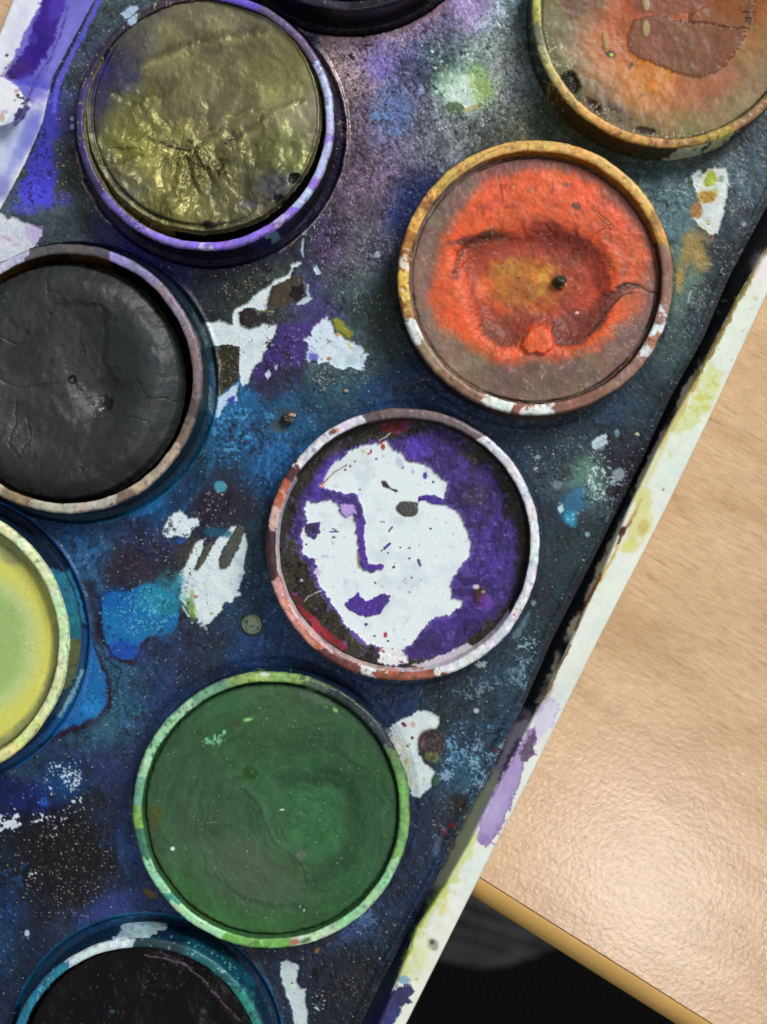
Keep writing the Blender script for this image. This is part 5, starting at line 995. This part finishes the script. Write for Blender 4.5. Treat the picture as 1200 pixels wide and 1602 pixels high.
def rim_face(P, lip, out, inn, deg):
    P.speck(480, 960, 70, 110, (226, 190, 180), .1, 7, .7, 0, 3); P.speck(700, 990, 130, 60, (190, 80, 60), .03, 5, .9, 0, 4); P.speck(600, 1045, 80, 14, (190, 100, 70), .25, 12, .6, 0, 5); P.speck(440, 780, 24, 80, (224, 190, 176), .12, 8, .6, 0, 6)
    P.blob(497, 1012, 5, 5, (180, 104, 60), .9); P.blob(521, 676, 7, 3.5, (110, 62, 50), .9, .6, -30); P.blob(528, 673, 3, 3, (220, 140, 110), .8); P.dots(12, 780, 930, 820, 1010, (176, 90, 76), 1, 2.4, .8, 7); P.blob(605, 1052, 2, 1.6, (235, 235, 235), .9)
    P.stroke([(435, 895), (450, 945), (485, 995), (530, 1030)], 3, (150, 70, 66), .6, 2.5, 1.5); P.stroke([(437, 830), (437, 890), (462, 960), (520, 1020)], 3, (226, 218, 222), .8, 1.5, 1)
g = pan('face', 'nearly empty round pan, violet with a white scraped patch shaped like a face')
cup('face', g, 17, 30, (226, 228, 234), [(-18, 36, (116, 98, 102)), (-16, -10, (96, 80, 84)), (4, 18, (126, 108, 112)), (36, 164, (225, 228, 238)), (164, 191, (146, 78, 60)), (170, 180, (164, 96, 72)), (191, 200, (226, 226, 230)), (200, 219, (112, 62, 56)), (219, 236, (216, 148, 130)), (236, 256, (226, 168, 154)), (256, 279, (66, 40, 44)), (279, 286, (214, 176, 160)), (286, 298, (186, 106, 78)), (298, 307, (84, 54, 54)), (307, 342, (222, 226, 234))],
    (24, 30, 44), [(60, 150, (140, 140, 150)), (190, 260, (120, 70, 60))], (206, 200, 210), [(-60, 20, (46, 42, 38)), (20, 125, (28, 24, 26)), (190, 260, (210, 180, 184)), (270, 300, (196, 190, 206))], 34, rim_face)  # dark right inner wall: black paint with the lip's shadow painted in
cake('face', g, 'paint_residue', 198, 34, g_face, MAT_WET, 292, edge_drop=2, edge_w=.02)

# ---------------------------------------------------------------- green
def g_green(P, d, deg):
    x, y = P.X, P.Y
    P.rbf([(424, 1268, 52, 92, 60), (300, 1200, 54, 88, 58), (280, 1300, 58, 92, 62), (330, 1400, 52, 84, 54), (424, 1440, 52, 98, 52), (350, 1440, 62, 122, 58), (300, 1400, 62, 112, 60), (500, 1420, 48, 88, 50), (570, 1350, 52, 92, 58), (590, 1260, 54, 92, 60), (560, 1170, 56, 90, 62), (470, 1110, 66, 92, 66), (400, 1090, 62, 96, 62), (500, 1140, 50, 80, 52), (430, 1140, 50, 84, 52), (350, 1130, 52, 90, 56), (480, 1250, 54, 106, 66), (500, 1310, 54, 108, 68), (460, 1300, 58, 106, 66), (420, 1310, 60, 92, 64), (380, 1380, 66, 88, 66), (330, 1330, 60, 86, 62), (400, 1220, 54, 94, 60), (340, 1250, 56, 84, 60), (430, 1400, 62, 88, 62), (560, 1220, 44, 80, 50)], 32, 12)
    sw = np.hypot(x - 470, y - 1290) + P.wc * 16
    P.H += 1.6 * fbm(x, y, 60, 3, 2) + .4 * fbm(x, y, 8, 3, 3) - 9 * (1 - sstep(.2, .95, d)) + .5 * np.sin(sw / 7) * sstep(160, 60, sw) * 0
    P.H += .35 * fbm(sw * 3, np.arctan2(y - 1290, x - 470) * 30, 12, 3, 9) 
    P.C *= (1 + .10 * fbm(sw * 2.2, np.arctan2(y - 1290, x - 470) * 40, 14, 3, 10))[:, None]
    # spiral hollow
    P.stroke(TF([(640, 500), (720, 485), (820, 485), (890, 515), (925, 580), (930, 660), (915, 740), (880, 810), (820, 860), (760, 900)]), 26, (38, 68, 44), .55, 4, 12, h=-5)
    P.stroke(TF([(700, 490), (800, 488), (880, 515), (915, 580)]), 5, (36, 62, 46), .5, 3, 2.5)
    P.stroke(TF([(460, 480), (480, 530), (530, 580), (560, 640), (580, 700), (600, 745), (650, 775), (700, 810), (730, 860), (740, 920)]), 3.4, (36, 64, 42), .5, 2, 1.4, h=-1.2)
    P.stroke(TF([(475, 500), (560, 570), (585, 680), (610, 735), (690, 790)]), 9, (70, 120, 82), .5, 3, 4)
    P.stroke(TF([(400, 590), (430, 560), (440, 545)]), 2.4, (34, 60, 40), .6, 2, 1); P.stroke(TF([(370, 870), (450, 940), (560, 990), (640, 1000), (720, 1000)]), 7, (44, 74, 48), .5, 4, 3, h=-2.5)
    P.poly(TF([(340, 760), (420, 720), (540, 740), (640, 830), (720, 900), (740, 980), (640, 1000), (520, 975), (420, 920), (360, 850)]), (76, 92, 78), 6, 12, .5)
    P.blob(390, 1212, 12, 9.5, (40, 74, 26), .95, .3, 0, .12, h=-.5, rough=.25); P.blob(394, 1209, 3, 2, (80, 110, 60), .7); P.blob(243, 1274, 11, 14, (70, 82, 32), .9, .5, 10, .2); P.blob(240, 1292, 6, 12, (88, 78, 50), .6, .9)
    P.blob(469, 1340, 8, 8.5, (92, 104, 96), .9, .3, 0, .15)
    P.speck(336, 1157, 18, 7, (120, 196, 150), .6, 4, .95, -24, 3, crack=True); P.speck(350, 1150, 12, 6, (130, 205, 170), .45, 4, .95, -20, 4); P.blob(387, 1126, 7, 2.6, (140, 200, 120), .95, .6, -8, .3); P.blob(369, 1133, 7, 4, (72, 62, 60), .7, .8)
    P.blob(525, 1111, 5, 3, (150, 190, 110), .9, .6, 40); P.blob(487, 1078, 10, 4, (196, 220, 215), .9, .6, 14, .35); P.blob(500, 1095, 26, 10, (110, 124, 110), .5, 1, 20, .4)
    P.speck(424, 1268, 215, 215, (176, 204, 176), .010, 2.0, .9, 0, 5, soft=.1); P.speck(424, 1268, 215, 215, (150, 185, 150), .012, 3.2, .55, 0, 6, soft=.1); P.speck(424, 1268, 215, 215, (30, 56, 34), .03, 3, .35, 0, 7, soft=.1)
    P.speck(310, 1290, 26, 14, (170, 190, 170), .06, 3, .6, 20, 8); P.blob(270, 1328, 3, 3, (225, 240, 230), .95); P.speck(473, 1422, 10, 6, (215, 230, 215), .3, 3.4, .9, 20, 9); P.blob(440, 1269, 4, 1.5, (220, 240, 225), .9)
    P.vary(.06, 30, 4, .03)
    ring = np.exp(-((d - .975) / .012) ** 2); P.put(ALL(P), ring, (28, 52, 34), .6)
    ol = sstep(.94, .985, d) * sstep(190, 215, deg) * (1 - sstep(255, 285, deg)); P.put(ALL(P), ol, (84, 82, 40), .5)
    P.R[:] = .5
def rim_green(P, lip, out, inn, deg):
    P.speck(300, 1120, 110, 60, (60, 110, 92), .14, 7, .7, -40, 3); P.speck(230, 1290, 24, 90, (66, 120, 80), .16, 10, .6, 0, 4); P.speck(424, 1060, 70, 16, (110, 150, 70), .2, 8, .7, 0, 5); P.speck(500, 1475, 120, 26, (110, 170, 80), .14, 10, .5, 0, 6); P.speck(630, 1250, 20, 90, (100, 170, 90), .2, 10, .5, 0, 7)
    P.blob(461, 1474, 9, 5, (172, 120, 92), .95, .5, -8, .2); P.blob(478, 1471, 9, 4, (56, 96, 50), .8, .7, -20); P.blob(415, 1055, 8, 3.4, (214, 228, 224), .9, .6)
    P.speck(560, 1120, 60, 60, (24, 30, 40), .25, 8, .7, 40, 8); P.speck(590, 1150, 50, 50, (110, 120, 120), .1, 3.4, .7, 40, 9)
g = pan('green', 'round pan of matt dark green paint in a pale green stained cup')
cup('green', g, 17, 42, (160, 210, 156), [(-20, 14, (146, 176, 104)), (-6, 2, (160, 196, 110)), (14, 24, (84, 104, 80)), (24, 50, (44, 58, 60)), (50, 62, (52, 60, 70)), (62, 74, (96, 130, 84)), (74, 110, (122, 176, 98)), (110, 150, (160, 214, 164)), (150, 166, (190, 222, 182)), (166, 172, (206, 220, 200)), (172, 202, (116, 176, 86)), (202, 226, (172, 222, 174)), (226, 234, (66, 150, 128)), (234, 250, (150, 208, 170)), (250, 262, (66, 124, 100)), (262, 272, (128, 178, 84)), (272, 285, (110, 168, 138)), (285, 325, (160, 212, 170)), (325, 342, (112, 160, 130))],
    (20, 38, 66), [(75, 170, (70, 110, 70)), (60, 75, (200, 210, 205)), (200, 300, (90, 150, 130))], (60, 100, 62), [(20, 70, (30, 46, 44))], 35, rim_green)
cake('green', g, 'paint_cake', 200, 52, g_green, MAT_WET, 262)

# ---------------------------------------------------------------- yellow
def g_yellow(P, d, deg):
    x, y = P.X, P.Y
    P.rbf([(0, 950, 164, 188, 114), (0, 1005, 156, 186, 118), (20, 980, 168, 192, 122), (30, 940, 178, 196, 120), (0, 880, 186, 192, 110), (0, 850, 198, 190, 92), (20, 890, 196, 192, 96), (50, 920, 200, 202, 96), (62, 960, 206, 206, 92), (66, 1000, 206, 204, 96), (60, 1050, 200, 200, 96), (40, 1090, 196, 190, 78), (20, 1130, 192, 184, 70), (0, 1150, 170, 166, 80), (40, 1040, 190, 204, 126), (0, 1080, 176, 194, 104), (0, 1040, 168, 196, 124)], 17, 3); saturate(P, .85)
    dd = d + P.wx * .012 + P.wc * .015 + .10 * sstep(60, -10, deg) * 0 - .0
    up = sstep(75, 45, deg) * 0 + (1 - sstep(48, 78, deg)) * .09 + sstep(112, 140, deg) * .07
    for a_, b_, c_ in ((-1, .70, (160, 186, 116)), (.70, .80, (188, 206, 136)), (.80, .95, (208, 208, 104))):
        P.put(ALL(P), sstep(a_ - .07, a_ + .07, dd + up), c_)
    P.H -= 9 * (1 - sstep(.1, .8, d)) ; P.H += .3 * fbm(x, y, 20, 3, 4)
    dark = sstep(.905, .93, d + P.wx * .006); P.put(ALL(P), dark, (128, 134, 96), .8)  # shadow of the lip painted as a darker ring, deeper outward
    dark = sstep(.955, .98, d); P.put(ALL(P), dark, (104, 106, 66), .8); P.H -= 5 * sstep(.89, .93, d) 
    P.blob(15, 862, 26, 18, (146, 150, 112), .7, .9, 50, .3); P.stroke([(28, 862), (10, 858)], 2, (120, 120, 90), .6)
    P.speck(30, 1000, 80, 150, (232, 238, 190), .05, 2.6, .4, 0, 3); P.speck(30, 1000, 80, 150, (120, 140, 80), .04, 2.8, .35, 0, 4)
    P.stroke([(20, 840), (60, 890), (80, 960), (80, 1040), (52, 1100), (10, 1150)], 6, (228, 222, 110), .4, 4, 4)
    P.R[:] = .36
g = pan('yellow', 'round pan of pale lime yellow paint cut off by the left edge of the picture')
cup('yellow', g, 18, 24, (226, 236, 176), [(0, 40, (222, 232, 176)), (40, 60, (226, 238, 186)), (60, 100, (206, 236, 186)), (100, 124, (222, 238, 176)), (124, 150, (226, 230, 150)), (150, 170, (210, 214, 120))],
    (20, 40, 60), [(60, 90, (50, 130, 150)), (90, 110, (120, 130, 60))], (190, 200, 140), [], 36)
cake('yellow', g, 'paint_cake', 201, 34, g_yellow, MAT_WET, 200, k=.95)

# ---------------------------------------------------------------- brown
def g_brown(P, d, deg):
    x, y = P.X, P.Y
    P.rbf([(870, 20, 122, 124, 100), (870, 60, 118, 122, 104), (890, 100, 120, 124, 108), (880, 130, 84, 92, 72), (930, 160, 104, 92, 78), (960, 190, 116, 104, 88), (1020, 200, 126, 116, 92), (1080, 195, 128, 126, 92), (1140, 160, 140, 130, 110), (1190, 120, 144, 132, 112), (900, 20, 140, 110, 84), (920, 60, 176, 112, 62), (930, 100, 186, 116, 62), (960, 130, 188, 120, 58), (1000, 150, 196, 124, 56), (1050, 165, 190, 116, 66), (1100, 150, 176, 114, 84), (1150, 120, 166, 120, 96), (1180, 60, 160, 124, 88), (960, 30, 178, 98, 60), (960, 80, 172, 100, 62), (1000, 30, 176, 96, 66), (1020, 125, 204, 134, 50), (1150, 20, 160, 96, 48), (1130, 10, 166, 96, 50), (910, 5, 126, 96, 74)], 20, 8)
    P.speck(900, 110, 26, 70, (150, 158, 146), .2, 8, .6, -20, 2, crack=True); P.speck(960, 190, 70, 20, (70, 50, 38), .25, 8, .7, 20, 3, crack=True); P.speck(1000, 120, 100, 60, (220, 150, 60), .12, 9, .5, 0, 4)
    P.blob(900, 12, 20, 18, (112, 84, 66), .85, .5, 10, .2)
    P.poly(TT([(510, 175), (545, 90), (600, 68), (700, 72), (760, 90), (820, 100), (830, 60), (930, 20), (1000, -40), (1160, -40), (1120, 60), (1105, 150), (1060, 240), (1020, 300), (960, 350), (880, 382), (800, 375), (720, 345), (640, 305), (560, 285), (520, 240)]), (86, 50, 40), 2, 1.6, .7, h=.5, grow=0)
    P.poly(TT([(512, 175), (548, 95), (600, 72), (700, 76), (760, 95), (820, 105), (835, 60), (930, 20), (1000, -40), (1150, -40), (1112, 60), (1098, 150), (1052, 240), (1012, 295), (955, 345), (880, 376), (800, 370), (720, 340), (640, 300), (560, 280), (522, 238)]), (132, 90, 76), 2, 2.5, .95, h=1)
    P.poly(TT([(560, -40), (560, 60), (700, 70), (830, 55), (930, 20), (960, -40)]), (134, 86, 76), 3, 4, .8); P.poly(TT([(930, 0), (1000, -40), (1150, -40), (1110, 60), (1100, 130), (1000, 120), (850, 110), (860, 60)]), (156, 98, 58), 5, 8, .7)
    P.stroke(TT([(820, 105), (900, 110), (1000, 135), (1110, 145)]), 2.6, (70, 42, 34), .7, 2, 1, h=-2); P.stroke(TT([(1080, 65), (1140, 60)]), 3, (60, 36, 28), .8, 1.5); P.blob(1170, 30, 5, 8, (60, 36, 24), .7)
    P.blob(1012, 4, 6, 11, (168, 170, 130), .95, .4, -6, .15, h=1.5); P.blob(1011, 43, 5, 13, (166, 166, 124), .95, .4, -4, .15, h=1.5); P.blob(947, 64, 4, 16, (150, 132, 62), .8, .6, -4, .2, h=1); P.blob(955, 84, 7, 5.5, (52, 62, 44), .95, .5, 20, .3); P.blob(957, 85, 3.2, 3, (196, 200, 80), .95)
    P.blob(988, 101, 3, 7, (96, 90, 76), .9, .5, 25); P.blob(1060, 74, 4, 4, (116, 84, 86), .8); P.dots(9, 990, 30, 1140, 110, (170, 130, 110), 1, 2.2, .8, 4)
    P.blob(889, 132, 14, 16, (20, 18, 12), .9, .6, -40, .3, h=-7); P.blob(928, 166, 12, 6, (40, 28, 20), .85, .7, 35, .3, h=-4); P.blob(1008, 206, 13, 5, (34, 26, 20), .85, .7, 12, .3, h=-3); P.blob(965, 173, 20, 6, (66, 52, 42), .7, .8, 30)
    P.blob(1100, 140, 46, 14, (170, 110, 92), .5, 1, -20, .3); P.blob(1006, 147, 6, 5, (140, 90, 90), .6)
    P.vary(.09, 12, 6, .04); P.H += .8 * fbm(x, y, 26, 3, 2) + .15 * fbm(x, y, 6, 3, 3) - 12 * (1 - sstep(.3, 1, d)) + 7
    P.speck(1048, 15, 215, 215, (190, 180, 160), .015, 2.6, .6, 0, 5, soft=.1)
    e = sstep(.955, .98, d + P.wx * .012); P.put(ALL(P), e, (110, 112, 104), .7); P.speck(1048, 214, 170, 10, (220, 226, 226), .14, 3, .8, 0, 6); P.speck(870, 100, 24, 80, (200, 210, 196), .14, 4, .7, -20, 7, crack=True); P.speck(930, 195, 60, 40, (220, 226, 226), .1, 3, .8, 30, 8)
    P.C *= np.array((1.03, .97, .84), np.float32)
    P.R[:] = .36
def rim_brown(P, lip, out, inn, deg):
    P.speck(1050, 220, 160, 20, (110, 76, 40), .16, 6, .7, 0, 3); P.speck(840, 60, 20, 80, (110, 116, 80), .2, 7, .7, 0, 4); P.speck(870, 140, 40, 40, (206, 190, 120), .2, 6, .6, 40, 5)
g = pan('brown', 'round pan of rusty orange paint with a raised brown patch, worn ochre cup')
cup('brown', g, 17, 26, (200, 160, 84), [(80, 112, (170, 150, 90)), (112, 135, (150, 110, 70)), (135, 150, (160, 120, 84)), (150, 164, (176, 152, 66)), (164, 182, (170, 128, 60)), (182, 205, (206, 152, 80)), (205, 228, (216, 166, 88)), (228, 242, (196, 168, 98)), (242, 256, (176, 172, 120)), (256, 264, (110, 116, 92)), (264, 300, (176, 168, 84))],
    (26, 24, 12), [(150, 161, (196, 190, 150)), (163, 178, (196, 194, 160)), (120, 148, (70, 80, 60)), (180, 240, (90, 60, 16)), (178, 190, (60, 52, 18)), (240, 300, (24, 28, 12))], (110, 112, 84), [], 37, rim_brown)
cake('brown', g, 'paint_cake', 200, 38, g_brown, MAT_WET, 262, k=.78)

# ---------------------------------------------------------------- teal ringed black pan at the bottom, black violet pan at the top
def g_teal(P, d, deg):
    P.C[:] = np.array((9, 6, 9), np.float32) / 255; P.vary(.25, 20, 3, .1)
    P.speck(200, 1560, 200, 100, (120, 116, 130), .02, 2.4, .8, 0, 3); P.speck(300, 1540, 100, 60, (150, 110, 150), .04, 3, .7, 30, 4)
    P.stroke([(250, 1490), (285, 1506), (325, 1540), (350, 1570), (380, 1600)], 2, (150, 120, 150), .6, 2, 1); P.stroke([(225, 1494), (262, 1500), (300, 1514)], 2, (170, 130, 160), .6, 1.5, 1)
    P.poly([(225, 1560), (260, 1550), (290, 1535), (330, 1560), (360, 1610), (250, 1660), (130, 1640), (180, 1590)], (6, 5, 7), 5, 5, .8, h=-4)
    P.blob(176, 1582, 4, 2.6, (40, 90, 100), .9); P.H += .6 * fbm(P.X, P.Y, 14, 3, 3) + 2 * fbm(P.X, P.Y, 60, 2, 4); P.R[:] = .3
def rim_teal(P, lip, out, inn, deg):
    P.speck(70, 1540, 60, 60, (90, 170, 190), .1, 4, .8, 0, 3); P.speck(350, 1540, 80, 90, (60, 150, 150), .14, 6, .7, 30, 4); P.speck(300, 1500, 110, 40, (150, 200, 200), .05, 4, .8, 20, 5); P.speck(380, 1570, 60, 60, (10, 40, 50), .2, 8, .6, 0, 6)
g = pan('teal', 'round pan of black paint with teal stained cup at the bottom edge of the picture')
cup('teal', g, 17, 40, (28, 84, 96), [(-90, -36, (34, 118, 150)), (-36, -3, (206, 224, 230)), (-3, 22, (34, 60, 66)), (22, 50, (32, 96, 100)), (50, 90, (36, 128, 118))], (14, 44, 70), [(-12, 8, (180, 214, 220)), (20, 60, (20, 80, 100))], (10, 10, 14), [], 38, rim_teal)
cake('teal', g, 'paint_cake', 188, 46, g_teal, MAT_WET, 200)
def g_purple(P, d, deg):
    P.C[:] = np.array((8, 6, 11), np.float32) / 255; P.vary(.3, 20, 3, .1); P.H += .6 * fbm(P.X, P.Y, 14, 3, 3)
    P.speck(545, -60, 200, 90, (120, 110, 140), .02, 2.4, .8, 0, 3)
g = pan('purple', 'black stained round pan cut off by the top edge of the picture')
cup('purple', g, 17, 40, (28, 24, 44), [(140, 160, (40, 36, 70)), (160, 180, (24, 20, 34)), (180, 200, (44, 40, 60)), (200, 225, (22, 20, 40))], (12, 11, 16), [(120, 140, (90, 130, 150)), (200, 240, (26, 22, 50))], (10, 10, 14), [], 39)
cake('purple', g, 'paint_cake', 188, 46, g_purple, MAT_WET, 160)

# ================================================================== crumbs and a hair lying on the paint
def tube(name, pts, rad, mat, label, cat):
    V, F = [], []; n = 6; pts = [Vector(p) for p in pts]; o0 = pts[0].copy()
    for i, p in enumerate(pts):
        t = (pts[min(i + 1, len(pts) - 1)] - pts[max(i - 1, 0)]).normalized(); a = t.cross(Vector((0, 0, 1))).normalized(); b = t.cross(a)
        rr = rad * (1 - .6 * i / len(pts))
        for j in range(n):
            an = j / n * 2 * math.pi; V.append(tuple(p + a * math.cos(an) * rr + b * math.sin(an) * rr))
    for i in range(len(pts) - 1):
        for j in range(n): F.append((i * n + j, i * n + (j + 1) % n, (i + 1) * n + (j + 1) % n, (i + 1) * n + j))
    o = fast_mesh(name, V, F, mat, None, origin=tuple(o0)); o['label'] = label; o['category'] = cat
def curve_pts(ctrl, z, n=26, lift=2.0):
    c = np.array(ctrl, float); t = np.linspace(0, len(c) - 1, n); out = []
    for q in t:
        i = min(int(q), len(c) - 2); f = q - i
        p0, p1, p2, p3 = c[max(i - 1, 0)], c[i], c[i + 1], c[min(i + 2, len(c) - 1)]
        p = .5 * ((2 * p1) + (-p0 + p2) * f + (2 * p0 - 5 * p1 + 4 * p2 - p3) * f * f + (-p0 + 3 * p1 - 3 * p2 + p3) * f ** 3)
        out.append(wpos(p[0], p[1], z + lift * math.sin(q / (len(c) - 1) * math.pi)))
    return out
hair_m = plain_material('dark_hair', (.05, .028, .02), .4, 3000, .2, 0, .0001)
tube('hair', curve_pts(TG([(822, 306), (850, 340), (885, 366), (905, 388), (880, 380), (820, 418), (760, 452), (700, 492), (650, 530)]), 49.5, 60), .6 * S, hair_m, 'thin dark bristle lying across the orange red paint', 'bristle')
def crumb(px, py, z, r, col, label, seed, sq=.7):
    bpy_rg = np.random.RandomState(seed); n = 14; m_ = 9
    V = []; 
    for i in range(m_ + 1):
        ph = math.pi * i / m_
        for j in range(n):
            th = 2 * math.pi * j / n
            V.append((math.sin(ph) * math.cos(th), math.sin(ph) * math.sin(th), math.cos(ph)))
    V = np.array(V); nn = 1 + .45 * fbm(V[:, 0] * 10 + seed * 7, V[:, 1] * 10 + V[:, 2] * 13, 9, 3, seed)
    V = V * nn[:, None] * np.array([r, r * .75, r * sq]) * S
    F = [(i * n + j, i * n + (j + 1) % n, (i + 1) * n + (j + 1) % n, (i + 1) * n + j) for i in range(m_) for j in range(n)]
    x, y, zz = wpos(px, py, z + r * sq * .7); V = V + np.array([x, y, zz])
    o = fast_mesh('paint_crumb', V, F, plain_material('crumb_paint', col, .5, 2600, .4, .5, .00008), None, smooth=False, origin=(x, y, zz - r * sq * .7 * S))
    o['label'] = label; o['category'] = 'paint crumb'; o['group'] = 'dried crumbs of paint'
crumb(450, 656, 1, 10, (.018, .016, .015), 'black dried paint crumb on the blue area left of the face pan', 3)
crumb(457, 649, 2, 4.5, (.45, .32, .22), 'small tan paint crumb on top of the black one beside the blue smear', 4)
crumb(877, 438, 36, 9, (.03, .026, .012), 'dark olive paint crumb in the yellow hollow of the orange pan', 5)
crumb(542, 612, 1, 3.4, (.35, .26, .2), 'tiny tan paint crumb above the top rim of the face pan', 6)
